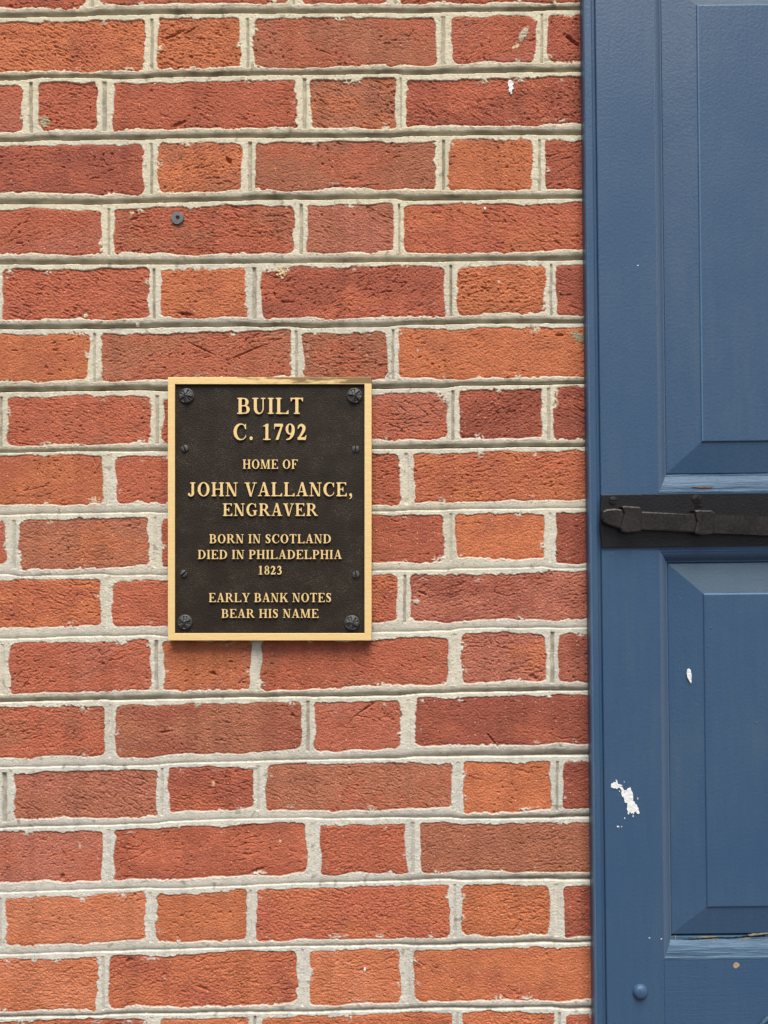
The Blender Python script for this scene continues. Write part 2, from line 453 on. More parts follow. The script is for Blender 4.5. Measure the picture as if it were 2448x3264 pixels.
def build_wall():
    def steps(segs):
        out = []
        for a, b, st in segs:
            out.append(np.arange(a, b, st))
        out.append(np.array([segs[-1][1]]))
        return np.concatenate(out)
    X = steps([(-5000, -1200, 34), (-1200, -60, 7), (-60, 1926, 2.0), (1926, 2100, 8), (2100, 6500, 40)])
    Y = steps([(-2950, -900, 34), (-900, -40, 8), (-40, 3304, 2.0), (3304, 4100, 8), (4100, 5846, 34)])
    nx, ny = len(X), len(Y)
    PX, PY = np.meshgrid(X.astype(np.float32), Y.astype(np.float32))     # ny, nx
    SX = PX.astype(np.float64); SY = PY.astype(np.float64)
    # ragged edges: warp the place where the brick outline is read
    ragx = 0.2 + 1.2 * sstep(-0.15, 0.55, noise2(SX / 90, SY / 90, 14))
    ragy = 0.2 + 1.2 * sstep(-0.15, 0.55, noise2(SX / 110, SY / 60, 15))
    wx = 6.5 * noise2(SX / 170, SY / 150, 1) + 5.5 * noise2(SX / 52, SY / 52, 2) + ragx * (4.2 * noise2(SX / 21, SY / 21, 3) + 2.6 * noise2(SX / 9, SY / 9, 13))
    wy = 6.5 * noise2(SX / 170, SY / 150, 4) + 5.0 * noise2(SX / 58, SY / 52, 5) + ragy * (4.0 * noise2(SX / 22, SY / 22, 6) + 2.6 * noise2(SX / 9, SY / 9, 16))
    WX = PX + wx; WY = PY + wy
    dist = np.full(PX.shape, -60, np.float32)
    bid = np.zeros(PX.shape, np.int32)
    params = []
    rng = np.random.default_rng(5)
    bi = 0
    for base in all_rows:
        for (x0, x1, tl, tr, bl, br, t1, t2) in base:
            m = 26
            ia, ib = np.searchsorted(X, x0 - m), np.searchsorted(X, x1 + m)
            ja, jb = np.searchsorted(Y, min(tl, tr) - m), np.searchsorted(Y, max(bl, br) + m)
            c1 = np.array(TONES[t1]); c2 = np.array(TONES[t2])
            if t1 == t2:
                c2 = c2 * 0.88
            else:
                c2 = c2 * 0.7 + c1 * 0.3
            params.append((*(c1 * rng.uniform(0.94, 1.06)), *c2, math.radians(rng.uniform(-30, 30)), rng.uniform(0.1, 1.0), rng.uniform(-1.2, 0.5)))
            if ib > ia and jb > ja:
                px = WX[ja:jb, ia:ib]; py = WY[ja:jb, ia:ib]
                t = np.clip((px - x0) / (x1 - x0), 0, 1)
                top = tl + (tr - tl) * t; bot = bl + (br - bl) * t
                rad = rng.uniform(6, 22)
                qx = np.maximum(x0 - px, px - x1) + rad
                qy = np.maximum(top - py, py - bot) + rad
                sd = np.hypot(np.maximum(qx, 0), np.maximum(qy, 0)) + np.minimum(np.maximum(qx, qy), 0) - rad
                ins = -sd
                cur = dist[ja:jb, ia:ib]
                k = ins > cur
                cur[k] = ins[k]
                bid[ja:jb, ia:ib][k] = bi
            bi += 1
    P = np.array(params, np.float32)
    ca, sa = np.cos(P[:, 6]), np.sin(P[:, 6])
    # ---------------- mortar mask
    mort = 1 - sstep(-1.0, 1.6, dist)
    # stray smears of mortar over brick faces
    tool_shade = np.zeros(PX.shape, np.float32)
    sm = noise2(SX / 60, SY / 40, 21)
    smear = sstep(0.48, 0.62, sm) * sstep(22, 4, dist)
    mort = np.maximum(mort, smear * sstep(0.0, 0.3, noise2(SX / 9, SY / 9, 22) + 0.25))
    # ---------------- brick relief (mm)
    c = ca[bid]; s = sa[bid]
    U = SX * c + SY * s + bid * 37.7
    V = -SX * s + SY * c + bid * 91.3
    low = noise2(SX / 120, SY / 70, 31)
    wn1 = noise2(U / 55, V / 26, 32)
    jag = noise2(SX / 15, SY / 11, 47); jag2 = noise2(SX / 7, SY / 6, 48)
    crack_f = noise2(U / 92 + 0.3 * wn1, V / 30 + 0.2 * wn1 + 0.09 * jag + 0.05 * jag2, 33)
    crack_m = sstep(0.09, 0.38, noise2(SX / 120, SY / 80, 34) + 0.25 * P[:, 8][bid])
    crack = sstep(0.075, 0.0, np.abs(crack_f)) * crack_m * sstep(-0.5, 0.15, jag)
    crack2_f = noise2(U / 46 + 0.3 * wn1, V / 13 + 0.22 * jag + 0.12 * jag2, 35)
    crack2 = sstep(0.14, 0.0, np.abs(crack2_f)) * sstep(0.0, 0.35, noise2(SX / 90, SY / 70, 36) + 0.12)
    grain = noise2(U / 13, V / 8, 37)
    grain2 = noise2(SX / 6.5, SY / 5.5, 38)
    pits = sstep(0.46, 0.72, noise2(SX / 14, SY / 11, 39)) * sstep(0.05, 0.4, noise2(SX / 130, SY / 110, 40))
    rug = P[:, 7][bid]
    wr1 = noise2(U / 44, V / 15 + 0.35 * jag, 44)
    wr2 = noise2(U / 22, V / 9, 45)
    wrm = sstep(-0.25, 0.4, noise2(SX / 130, SY / 85, 46)) * (0.35 + rug)
    ter = 0.62 * (np.abs(wr1) - 0.3) + 0.40 * (np.abs(wr2) - 0.3)
    crease = sstep(0.22, 0.50, noise2(U / 24 + 0.2 * wn1, V / 6.0 + 0.25 * jag, 49)) * sstep(-0.35, 0.35, noise2(SX / 100, SY / 70, 50))
    hb = 0.45 * low + (0.22 * grain + 0.50 * grain2) * (0.5 + 0.8 * rug) + 0.45 * ter * wrm - 1.7 * crack - 0.75 * crease * (0.25 + rug) - 0.32 * crack2 * (0.1 + rug) - 1.6 * pits
    hb -= 0.7 * sstep(7, 0, dist)
    hb += (rng.uniform(-0.5, 0.5, len(P)).astype(np.float32))[bid]
    # ---------------- mortar relief
    hm = 0.35 + 0.20 * noise2(SX / 7, SY / 6, 41) + 0.16 * noise2(SX / 26, SY / 20, 42)
    edge = sstep(-9, -1, dist)                # rough lip next to the brick
    hm += edge * (0.45 * noise2(SX / 9, SY / 9, 43) + 0.05)
    # bed joints
    for i in range(len(all_rows) - 1):
        up, dn = all_rows[i], all_rows[i + 1]
        xs = np.array([v for b in up for v in (b[0], b[1])]); yb = np.array([v for b in up for v in (b[4], b[5])])
        xt = np.array([v for b in dn for v in (b[0], b[1])]); yt = np.array([v for b in dn for v in (b[2], b[3])])
        B = np.interp(X, xs, yb); T = np.interp(X, xt, yt)
        ker = 41
        def smooth(a):
            return a
        ja, jb = np.searchsorted(Y, min(B.min(), T.min()) - 12), np.searchsorted(Y, max(B.max(), T.max()) + 12)
        if jb <= ja:
            continue
        sl = (slice(ja, jb), slice(None))
        b2 = B[None, :]; t2 = T[None, :]
        y = PY[sl] + 1.6 * noise2(SX[sl] / 90, SX[sl] * 0 + i * 7.3, 51) + 0.7 * noise2(SX[sl] / 14, SY[sl] / 14, 52)
        t = (y - b2) / np.maximum(t2 - b2, 8)
        gl, gm, gr = allg[i]
        g = np.interp(X, [0, 950, 1850], [gl, gm, gr])[None, :] * (0.88 + 0.25 * noise2(SX[sl] / 260, SY[sl] * 0 + i, 53))
        g = np.clip(g, 0.12, 1.05)
        lowlip = 0.62
        prof = np.where(t < lowlip,
                        -0.35 * sstep(0.12, 0.18, t) - 9.0 * (1 - np.sqrt(np.maximum(0.0, 1 - (np.clip((t - 0.16) / (lowlip - 0.16), 0, 1) * 0.985) ** 2.6))),
                        -7.8 * sstep(lowlip + 0.06, lowlip, t))
        prof = prof * g * sstep(-0.02, 0.1, t)
        inside = (t > -0.02) & (t < 1.02)
        tool_shade[sl] = np.where(inside, sstep(0.14, 0.34, t + 0.05 * noise2(SX[sl] / 20, SY[sl] / 9, 57)) * sstep(lowlip + 0.05, lowlip, t) * np.clip(1.25 * g - 0.25, 0, 1), tool_shade[sl])
        fade = sstep(-1.0, -5.0, dist[sl])
        flat = sstep(0.1, 0.3, t) * sstep(1.0, 0.75, t)
        hm[sl] = np.where(inside, hm[sl] * (1 - 0.65 * flat) + 0.2 * flat + prof * fade, hm[sl])
    # vertical joints
    for ri, base in enumerate(all_rows):
        for a, b in zip(base[:-1], base[1:]):
            x0, x1 = a[1], b[0]
            if x1 - x0 < 10:
                continue
            y0 = (a[3] + b[2]) / 2; y1 = (a[5] + b[4]) / 2
            ia, ib = np.searchsorted(X, x0 - 4), np.searchsorted(X, x1 + 4)
            ja, jb = np.searchsorted(Y, y0 - 2), np.searchsorted(Y, y1 + 3)
            if ib <= ia or jb <= ja:
                continue
            sl = (slice(ja, jb), slice(ia, ib))
            t = (PX[sl] + 1.6 * noise2(SX[sl] / 60, SY[sl] / 40, 55) - x0) / (x1 - x0)
            cgr = rng.uniform(0.42, 0.58); wg = rng.uniform(0.10, 0.16); dg = rng.uniform(1.0, 3.2)
            low_row = ri + first >= 8
            kt = rng.choice([0.0, 0.12, 0.3, 0.6]) if low_row else rng.uniform(0.45, 0.75)
            if low_row:
                dg *= 0.35 + kt
            q = np.clip((t - cgr) / wg, -1, 1)
            prof = -dg * (1 - q ** 4) - 0.9 * sstep(0.5, 1.0, -q) * (np.abs(q) < 1)
            fade = sstep(-1.0, -4.0, dist[sl])
            tool_shade[sl] = np.maximum(tool_shade[sl], kt * sstep(1.0, 0.7, np.abs((t - cgr) / wg)) * fade)
            hm[sl] += prof * fade * (0.8 + 0.4 * noise2(SX[sl] / 20, SY[sl] / 50, 56))
    H = hb * (1 - mort) + hm * mort
    # ---------------- colours of the clay and the mortar, with groove shade painted in
    mixf = sstep(-0.42, 0.42, noise2(SX / 210, SY / 120, 61) + 0.5 * noise2(SX / 60, SY / 45, 62) + P[:, 8][bid] * 0.5)
    cb = P[:, 0:3][bid] * (1 - mixf[..., None]) + P[:, 3:6][bid] * mixf[..., None]
    burn = sstep(0.25, 0.75, noise2(SX / 95, SY / 60, 63)) * 0.24
    cb = cb * (1 - burn[..., None]) + np.array(lin(140, 92, 78), np.float32) * burn[..., None]
    cb = cb * (1 + 0.10 * noise2(SX / 28, SY / 20, 64))[..., None]
    warm = np.array(lin(219, 210, 183), np.float32); cool = np.array(lin(207, 204, 191), np.float32)
    wv = np.clip(PY / 3264.0 * 1.3 - 0.1 + 0.4 * noise2(SX / 500, SY / 400, 65), 0, 1)
    cm = warm * (1 - wv[..., None]) + cool * wv[..., None]
    cm = cm * (1 + 0.10 * noise2(SX / 30, SY / 22, 66) + 0.06 * noise2(SX / 8, SY / 8, 67))[..., None]
    # jointing-iron track, painted darker than the flush mortar to deepen groove shade
    tool_shade *= 0.85 + 0.3 * noise2(SX / 60, SY / 18, 58)
    tk = np.clip(tool_shade, 0, 1)[..., None]
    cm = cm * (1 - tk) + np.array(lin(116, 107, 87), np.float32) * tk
    # lichen-green and soot dabs in the rough mortar edges
    soot = sstep(0.42, 0.66, noise2(SX / 24, SY / 20, 68)) * sstep(0.0, 0.3, noise2(SX / 120, SY / 90, 69)) * 0.5
    cm = cm * (1 - soot[..., None]) + np.array(lin(112, 108, 88), np.float32) * soot[..., None]
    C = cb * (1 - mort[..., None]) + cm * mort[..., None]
    # faint vertical run-off staining down the whole face
    C = C * (1 - 0.10 * sstep(0.0, 0.6, noise2(SX / 70, SY / 900, 70) + 0.5 * noise2(SX / 24, SY / 500, 60)))[..., None]
    # ---------------- marks on particular bricks
    def blob(cx, cy, rx, ry, rot, col, h, seed, rag=0.45):
        ia, ib = np.searchsorted(X, cx - 80), np.searchsorted(X, cx + 80)
        ja, jb = np.searchsorted(Y, cy - 80), np.searchsorted(Y, cy + 80)
        sl = (slice(ja, jb), slice(ia, ib))
        dx = SX[sl] - cx; dy = SY[sl] - cy
        u = (dx * math.cos(rot) + dy * math.sin(rot)) / rx
        v = (-dx * math.sin(rot) + dy * math.cos(rot)) / ry
        r = np.hypot(u, v) + rag * noise2(SX[sl] / 9, SY[sl] / 9, seed) + 0.5 * rag * noise2(SX[sl] / 4.5, SY[sl] / 4.5, seed + 1)
        k = sstep(1.05, 0.85, r)[..., None]
        C[sl] = C[sl] * (1 - k) + np.array(col, np.float32) * k
        H[sl] += k[..., 0] * h
        mort[sl] = np.maximum(mort[sl], k[..., 0] * 0.9)
    pale = lin(190, 180, 158)
    blob(1668, 110, 12, 26, 0.55, pale, 0.5, 71, 0.25)
    blob(1645, 148, 8, 12, 0.8, lin(214, 186, 150), 0.4, 73, 0.6)
    blob(1590, 898, 4, 4, 0, lin(225, 220, 205), 0.3, 75, 0.2)
    blob(1332, 1117, 3, 3, 0, lin(225, 220, 205), 0.2, 76, 0.2)
    blob(272, 1006, 7, 7, 0, lin(205, 198, 178), 0.8, 77, 0.2)
    blob(438, 1036, 6, 5, 0, lin(225, 222, 214), 0.9, 79, 0.2)
    blob(254, 2698, 3, 9, 0, lin(222, 205, 190), 0.2, 81, 0.4)
    blob(680, 2499, 5, 10, 0.1, lin(226, 180, 140), 0.3, 83, 0.3)
    blob(893, 2682, 4, 7, 0.1, lin(214, 170, 130), 0.3, 85, 0.3)
    blob(524, 3120, 4, 4, 0, lin(215, 210, 205), 0.4, 87, 0.2)
    blob(1328, 1918, 9, 7, 0, lin(196, 188, 170), 0.5, 89, 0.5)
    blob(896, 866, 14, 17, 0.4, lin(214, 190, 150), 0.3, 91, 0.9)
    blob(1845, 1075, 26, 14, 0.5, lin(160, 150, 122), 0.4, 93, 0.6)
    blob(420, 680, 8, 6, 0, lin(214, 196, 160), 0.4, 95, 0.4)
    blob(138, 1200 - 1, 1, 1, 0, pale, 0, 97)
    blob(300, 1600, 18, 14, 0, lin(214, 190, 166), 0.2, 99, 1.0)
    blob(140, 388, 15, 17, 0.2, lin(168, 160, 132), 0.2, 101, 0.6)
    # holes and gouges
    def gouge(cx, cy, rx, ry, rot, depth, seed):
        ia, ib = np.searchsorted(X, cx - 90), np.searchsorted(X, cx + 90)
        ja, jb = np.searchsorted(Y, cy - 90), np.searchsorted(Y, cy + 90)
        sl = (slice(ja, jb), slice(ia, ib))
        dx = SX[sl] - cx; dy = SY[sl] - cy
        u = (dx * math.cos(rot) + dy * math.sin(rot)) / rx
        v = (-dx * math.sin(rot) + dy * math.cos(rot)) / ry
        r = np.hypot(u, v) + 0.35 * noise2(SX[sl] / 8, SY[sl] / 8, seed)
        H[sl] -= sstep(1.1, 0.4, r) * depth
    gouge(728, 512, 14, 8, 0.8, 5.0, 111)
    gouge(592, 1001, 26, 6, 0.05, 4.0, 112)
    gouge(553, 112, 48, 4, -0.42, 2.6, 113)
    gouge(605, 98, 30, 3.5, -0.55, 2.0, 114)
    gouge(1822, 128, 34, 6, 0.7, 4.5, 115)
    gouge(680, 2147, 12, 6, 0.4, 4.5, 116)
    gouge(735, 2110, 10, 4, 0.1, 3.0, 117)
    gouge(528, 2333, 22, 4, -0.15, 2.4, 118)
    gouge(198, 2795, 8, 12, 0.1, 4.0, 119)
    gouge(820, 2775, 30, 6, -0.3, 3.5, 120)
    gouge(412, 3062, 16, 8, -0.7, 3.0, 121)
    gouge(646, 3152, 24, 5, 0.35, 3.0, 122)
    gouge(1060, 120, 3, 3, 0, 1.0, 123)
    gouge(1345, 1890, 18, 5, 0.5, 3.0, 124)
    gouge(1700, 2158, 16, 10, 0.6, 2.5, 125)
    gouge(1570, 2360, 30, 3, 0.9, 2.5, 126)
    gouge(1165, 2260, 42, 4, -0.6, 2.2, 127)
    gouge(570, 395, 30, 6, -0.4, 2.5, 128)
    gouge(1786, 1068, 16, 5, 0.0, 3.5, 129)
    gouge(185, 1660, 3, 45, 0.1, 1.8, 130)
    gouge(1060, 1760, 20, 4, 0.3, 1.8, 131)
    gouge(640, 1110, 60, 3, 0.45, 2.0, 132)
    gouge(780, 1125, 70, 3, -0.4, 2.0, 133)
    # ---------------- mesh
    n = nx * ny
    co = np.empty((n, 3), np.float32)
    co[:, 0] = ((PX - CX) * S).ravel()
    co[:, 1] = (-H * 0.001).ravel()
    co[:, 2] = ((CY - PY) * S + ZC).ravel()
    idx = np.arange(n, dtype=np.int32).reshape(ny, nx)
    q = np.stack([idx[:-1, :-1], idx[1:, :-1], idx[1:, 1:], idx[:-1, 1:]], -1).reshape(-1, 4)
    # thick backing: four sides and a back
    xa, xb = (X[0] - CX) * S, (X[-1] - CX) * S
    za, zb = 0.0, (CY - Y[0]) * S + ZC
    y0, y1 = 0.012, 0.33
    back = np.array([(xa, y0, za), (xb, y0, za), (xb, y0, zb), (xa, y0, zb), (xa, y1, za), (xb, y1, za), (xb, y1, zb), (xa, y1, zb)], np.float32)
    bf = np.array([(0, 1, 2, 3), (0, 4, 5, 1), (1, 5, 6, 2), (2, 6, 7, 3), (3, 7, 4, 0), (4, 7, 6, 5)], np.int32) + n
    co = np.concatenate([co, back]); q = np.concatenate([q, bf])
    me = bpy.data.meshes.new('brick_wall')
    me.vertices.add(len(co)); me.vertices.foreach_set('co', co.ravel())
    me.loops.add(q.size); me.loops.foreach_set('vertex_index', q.ravel())
    me.polygons.add(len(q)); me.polygons.foreach_set('loop_start', np.arange(0, q.size, 4, dtype=np.int32))
    me.update(calc_edges=True)
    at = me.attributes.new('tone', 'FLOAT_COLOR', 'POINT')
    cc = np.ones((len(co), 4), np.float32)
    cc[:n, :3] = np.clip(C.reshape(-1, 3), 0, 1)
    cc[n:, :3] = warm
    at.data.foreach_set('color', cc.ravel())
    am = me.attributes.new('mortar', 'FLOAT', 'POINT')
    mm = np.ones(len(co), np.float32); mm[:n] = mort.ravel()
    am.data.foreach_set('value', mm)
    me.materials.append(M_WALL)
    o = bpy.data.objects.new('brick_wall', me)
    COL.objects.link(o)
    tag(o, 'red and orange brick wall with pale ragged mortar joints behind the plaque', 'wall')
    return o
wall = build_wall()

# ------------------------------------------------------------------ small shape helpers
def bevel_box(x0, x1, y0, y1, z0, z1, bev=0.0, seg=2):
    bm = bmesh.new()
    bmesh.ops.create_cube(bm, size=1.0)
    for v in bm.verts:
        v.co = Vector((x0 + (v.co.x + .5) * (x1 - x0), y0 + (v.co.y + .5) * (y1 - y0), z0 + (v.co.z + .5) * (z1 - z0)))
    if bev > 0:
        bmesh.ops.bevel(bm, geom=list(bm.edges), offset=bev, segments=seg, profile=0.5, affect='EDGES')
    return bm

def slab(poly, y_front, y_back, bev=0.0):
    """prism of an x,z outline between two depths, front edge softened"""
    bm = bmesh.new()
    vs = [bm.verts.new((x, y_back, z)) for x, z in poly]
    f = bm.faces.new(vs)
    r = bmesh.ops.extrude_face_region(bm, geom=[f])
    nv = [g for g in r['geom'] if isinstance(g, bmesh.types.BMVert)]
    for v in nv:
        v.co.y = y_front
    if bev > 0:
        es = [e for e in bm.edges if abs(e.verts[0].co.y - y_front) < 1e-7 and abs(e.verts[1].co.y - y_front) < 1e-7]
        bmesh.ops.bevel(bm, geom=es, offset=bev, segments=2, profile=0.5, affect='EDGES')
    return bm

def disc_relief(cx, cz, r, hfun, nr=18, na=64, y=0.0):
    """round piece whose height over its base is hfun(u, v) with u, v in the unit disc"""
    verts = [(cx, y - hfun(0, 0), cz)]
    faces = []
    for i in range(1, nr + 1):
        for k in range(na):
            a = 2 * math.pi * k / na
            rr = i / nr
            u, v = rr * math.cos(a), rr * math.sin(a)
            verts.append((cx + r * u, y - hfun(u, v), cz + r * v))
    for k in range(na):
        verts.append((cx + r * math.cos(2 * math.pi * k / na), y + 0.0008, cz + r * math.sin(2 * math.pi * k / na)))
    def vid(i, k):
        return 0 if i == 0 else 1 + (i - 1) * na + k % na
    for k in range(na):
        faces.append((0, vid(1, k), vid(1, k + 1)))
        for i in range(1, nr + 1):
            faces.append((vid(i, k), vid(i + 1, k), vid(i + 1, k + 1), vid(i, k + 1)))
    return verts, faces

street_floor()

# ------------------------------------------------------------------ bold serif capitals for the plaque (drawn as distance fields)
GRID = 0.02
gx = np.arange(-0.12, 1.5, GRID); gy = np.arange(-0.36, 1.14, GRID)
GXX, GYY = np.meshgrid(gx, gy)
def smin(a, b, k=0.045):
    h = np.clip(0.5 + 0.5 * (b - a) / k, 0, 1)
    return b * (1 - h) + a * h - k * h * (1 - h)
def rect(x0, y0, x1, y1):
    cx, cy, hx, hy = (x0 + x1) / 2, (y0 + y1) / 2, (x1 - x0) / 2, (y1 - y0) / 2
    qx = np.abs(GXX - cx) - hx; qy = np.abs(GYY - cy) - hy
    return np.hypot(np.maximum(qx, 0), np.maximum(qy, 0)) + np.minimum(np.maximum(qx, qy), 0)
def conv(*pts):
    area = sum(pts[i][0] * pts[(i + 1) % len(pts)][1] - pts[(i + 1) % len(pts)][0] * pts[i][1] for i in range(len(pts)))
    if area < 0:
        pts = pts[::-1]
    d = np.full(GXX.shape, -9.0)
    for i in range(len(pts)):
        (ax, ay), (bx, by) = pts[i], pts[(i + 1) % len(pts)]
        L = math.hypot(bx - ax, by - ay)
        d = np.maximum(d, ((by - ay) * (GXX - ax) - (bx - ax) * (GYY - ay)) / L)
    return d
def para(x0a, x0b, y0, x1a, x1b, y1):
    return conv((x0a, y0), (x0b, y0), (x1b, y1), (x1a, y1))
def ell(cx, cy, rx, ry):
    u = (GXX - cx) / rx; v = (GYY - cy) / ry
    f = np.hypot(u, v); g = np.hypot(u / rx, v / ry) + 1e-6
    return f * (f - 1) / g
def brush(*pts):
    P = np.array(pts, float)
    t = np.arange(len(P)); tt = np.linspace(0, len(P) - 1, 14 * len(P))
    out = []
    for k in range(3):
        p = np.concatenate([[2 * P[0, k] - P[1, k]], P[:, k], [2 * P[-1, k] - P[-2, k]]])
        i = np.minimum(np.floor(tt).astype(int), len(P) - 2); f = tt - i
        a, b, c, d = p[i], p[i + 1], p[i + 2], p[i + 3]
        out.append(0.5 * (2 * b + (c - a) * f + (2 * a - 5 * b + 4 * c - d) * f ** 2 + (3 * b - a - 3 * c + d) * f ** 3))
    d = np.full(GXX.shape, 9.0)
    for x, y, r in zip(*out):
        d = np.minimum(d, np.hypot(GXX - x, GYY - y) - r)
    return d
def U(*ds, k=0.045):
    r = ds[0]
    for d in ds[1:]:
        r = smin(r, d, k)
    return r
def I(*ds):
    r = ds[0]
    for d in ds[1:]:
        r = np.maximum(r, d)
    return r
SH = 0.062
def stem(x0, x1, ser=None, top=True, bot=True, e=0.10):
    d = rect(x0, 0, x1, 1)
    if top: d = U(d, rect(x0 - e, 1 - SH, x1 + e, 1))
    if bot: d = U(d, rect(x0 - e, 0, x1 + e, SH))
    return d
GLY = {}
def bowlD(y0, y1, xs, xo, xi0, xi1, th=0.07):
    cy, ry = (y0 + y1) / 2, (y1 - y0) / 2
    outer = np.minimum(rect(0.16, y0, xs, y1), ell(xs, cy, xo - xs, ry))
    xs2 = min(xs, xi1 - 0.08)
    inner = np.minimum(rect(xi0, y0 + th, xs2, y1 - th), ell(xs2, cy, xi1 - xs2, ry - th))
    return np.maximum(outer, -inner)
GLY['I'] = (stem(.13, .34), .47)
GLY['H'] = (np.minimum(U(stem(.13, .34), rect(.3, .465, .8, .54)), U(stem(.76, .97), rect(.3, .465, .8, .54))), 1.10)
GLY['L'] = (U(stem(.13, .34), rect(.3, 0, .90, SH), conv((.66, 0), (.92, 0), (.92, .32), (.88, .32), (.80, .14))), .95)
_E = U(stem(.13, .34), rect(.3, 1 - SH, .84, 1), conv((.64, 1), (.85, 1), (.85, .70), (.81, .70), (.75, .87)), rect(.3, .465, .60, .54), conv((.61, .33), (.61, .67), (.575, .67), (.50, .53), (.50, .47), (.575, .33)))
GLY['E'] = (U(_E, rect(.3, 0, .88, SH), conv((.66, 0), (.90, 0), (.90, .32), (.86, .32), (.79, .14))), .94)
GLY['F'] = (_E, .88)
GLY['T'] = (U(stem(.36, .57), rect(.04, 1 - SH, .89, 1), conv((.04, 1), (.24, 1), (.13, .86), (.08, .70), (.04, .70)), conv((.89, 1), (.69, 1), (.80, .86), (.85, .70), (.89, .70))), .93)
_ub = I(ell(.485, .36, .345, .385), -ell(.55, .36, .20, .30), GYY - .36)
GLY['U'] = (np.minimum(np.minimum(_ub, U(rect(.14, .35, .35, 1), rect(.03, 1 - SH, .46, 1))), U(rect(.75, .35, .83, 1), rect(.63, 1 - SH, .96, 1))), 1.0)
_O = I(ell(.54, .5, .49, .52), -ell(.54, .5, .265, .455))
GLY['O'] = (_O, 1.08)
_ring = I(ell(.54, .5, .49, .52), -ell(.61, .5, .33, .45))
_C = np.maximum(_ring, -conv((.62, .5), (1.2, .18), (1.2, .70), (.80, .68)))
_C = np.maximum(_C, GXX - .93)
GLY['C'] = (np.minimum(_C, conv((.875, .66), (.925, .66), (.925, 1.0), (.89, 1.0), (.80, .86))), 1.0)
_G = np.maximum(np.maximum(_ring, -rect(.62, .40, 1.3, .70)), GXX - .93)
GLY['G'] = (np.minimum(np.minimum(_G, U(rect(.74, .06, .95, .44), rect(.62, .385, 1.06, .445))), conv((.875, .67), (.925, .67), (.925, 1.0), (.89, 1.0), (.80, .87))), 1.10)
GLY['D'] = (U(stem(.13, .34), np.maximum(bowlD(0, 1, .45, 1.0, .34, .77, .065), 0.22 - GXX)), 1.05)
GLY['B'] = (U(stem(.13, .34), np.minimum(bowlD(.475, 1, .52, .83, .34, .61, .065), bowlD(0, .54, .56, .91, .34, .69, .065)), k=.03), .97)
_P = U(rect(.13, 0, .34, 1), rect(.03, 1 - SH, .3, 1), rect(.03, 0, .47, SH), bowlD(.43, 1, .50, .86, .34, .64, .065))
GLY['P'] = (_P, .90)
GLY['R'] = (U(rect(.13, 0, .34, 1), rect(.03, 1 - SH, .3, 1), rect(.03, 0, .45, SH), bowlD(.46, 1, .50, .86, .34, .64, .065), para(.80, 1.03, .03, .42, .62, .52), rect(.80, 0, 1.09, SH), k=.03), 1.08)
GLY['S'] = (np.minimum(np.minimum(brush((.62, .80, .035), (.54, .92, .045), (.38, .96, .045), (.22, .90, .08), (.17, .76, .10), (.26, .61, .115), (.45, .48, .12), (.56, .34, .11), (.56, .16, .09), (.42, .045, .05), (.24, .05, .045), (.12, .17, .035)), rect(.615, .70, .655, 1.0)), rect(.085, 0, .125, .33)), .76)
GLY['J'] = (np.minimum(U(rect(.30, .24, .51, 1), rect(.18, 1 - SH, .63, 1)), np.minimum(brush((.41, .30, .105), (.40, .15, .10), (.32, .045, .06), (.20, .03, .05), (.12, .07, .055)), ell(.10, .13, .10, .10))), .68)
GLY['K'] = (np.minimum(stem(.13, .34), U(para(.30, .42, .38, .82, .93, .97), rect(.66, 1 - SH, 1.03, 1), para(.80, 1.05, .03, .42, .64, .60), rect(.70, 0, 1.12, SH), k=.03)), 1.10)
GLY['A'] = (U(para(.12, .20, .03, .46, .55, 1.02), para(.68, .92, .03, .42, .60, 1.02), rect(.25, .29, .72, .36), rect(.01, 0, .33, SH), rect(.57, 0, 1.03, SH), k=.03), 1.02)
GLY['V'] = (U(para(.44, .60, -.02, .10, .34, .97), para(.49, .57, -.02, .82, .90, .97), rect(0, 1 - SH, .45, 1), rect(.67, 1 - SH, 1.02, 1), k=.03), 1.01)
GLY['N'] = (U(rect(.15, 0, .225, 1), rect(.82, 0, .895, 1), para(.70, .895, -.01, .09, .33, 1.0), rect(.02, 0, .36, SH), rect(.01, 1 - SH, .28, 1), rect(.68, 1 - SH, 1.03, 1), k=.03), 1.05)
GLY['M'] = (U(rect(.15, 0, .225, 1), rect(.98, 0, 1.19, 1), para(.56, .70, 0, .12, .38, 1.0), para(.60, .68, 0, .97, 1.06, 1.0), rect(.02, 0, .36, SH), rect(.02, 1 - SH, .3, 1), rect(1.0, 1 - SH, 1.3, 1), rect(.88, 0, 1.3, SH), k=.03), 1.34)
GLY['Y'] = (U(rect(.39, 0, .60, .46), para(.39, .60, .38, .09, .34, .97), para(.50, .59, .38, .82, .91, .97), rect(-.02, 1 - SH, .45, 1), rect(.67, 1 - SH, 1.02, 1), rect(.28, 0, .71, SH), k=.03), 1.0)
GLY['1'] = (U(rect(.26, 0, .46, .98), rect(.10, 0, .62, SH), conv((.08, .80), (.08, .86), (.40, 1.0), (.46, 1.0), (.46, .84), (.28, .84))), .72)
GLY['7'] = (U(rect(.07, .83, .68, 1), conv((.07, 1), (.13, 1), (.10, .66), (.06, .66)), para(.16, .36, 0, .56, .68, .92), k=.02), .73)
GLY['9'] = (np.minimum(I(ell(.37, .67, .32, .345), -ell(.36, .68, .125, .275)), brush((.585, .66, .105), (.57, .45, .105), (.48, .24, .09), (.32, .08, .055), (.12, .015, .03))), .75)
GLY['2'] = (U(brush((.09, .72, .035), (.17, .87, .06), (.33, .92, .08), (.49, .80, .105), (.48, .62, .105), (.35, .38, .08), (.13, .10, .05)), rect(.06, 0, .62, .165), conv((.50, 0), (.62, 0), (.68, .30), (.63, .30), (.55, .16)), k=.025), .74)
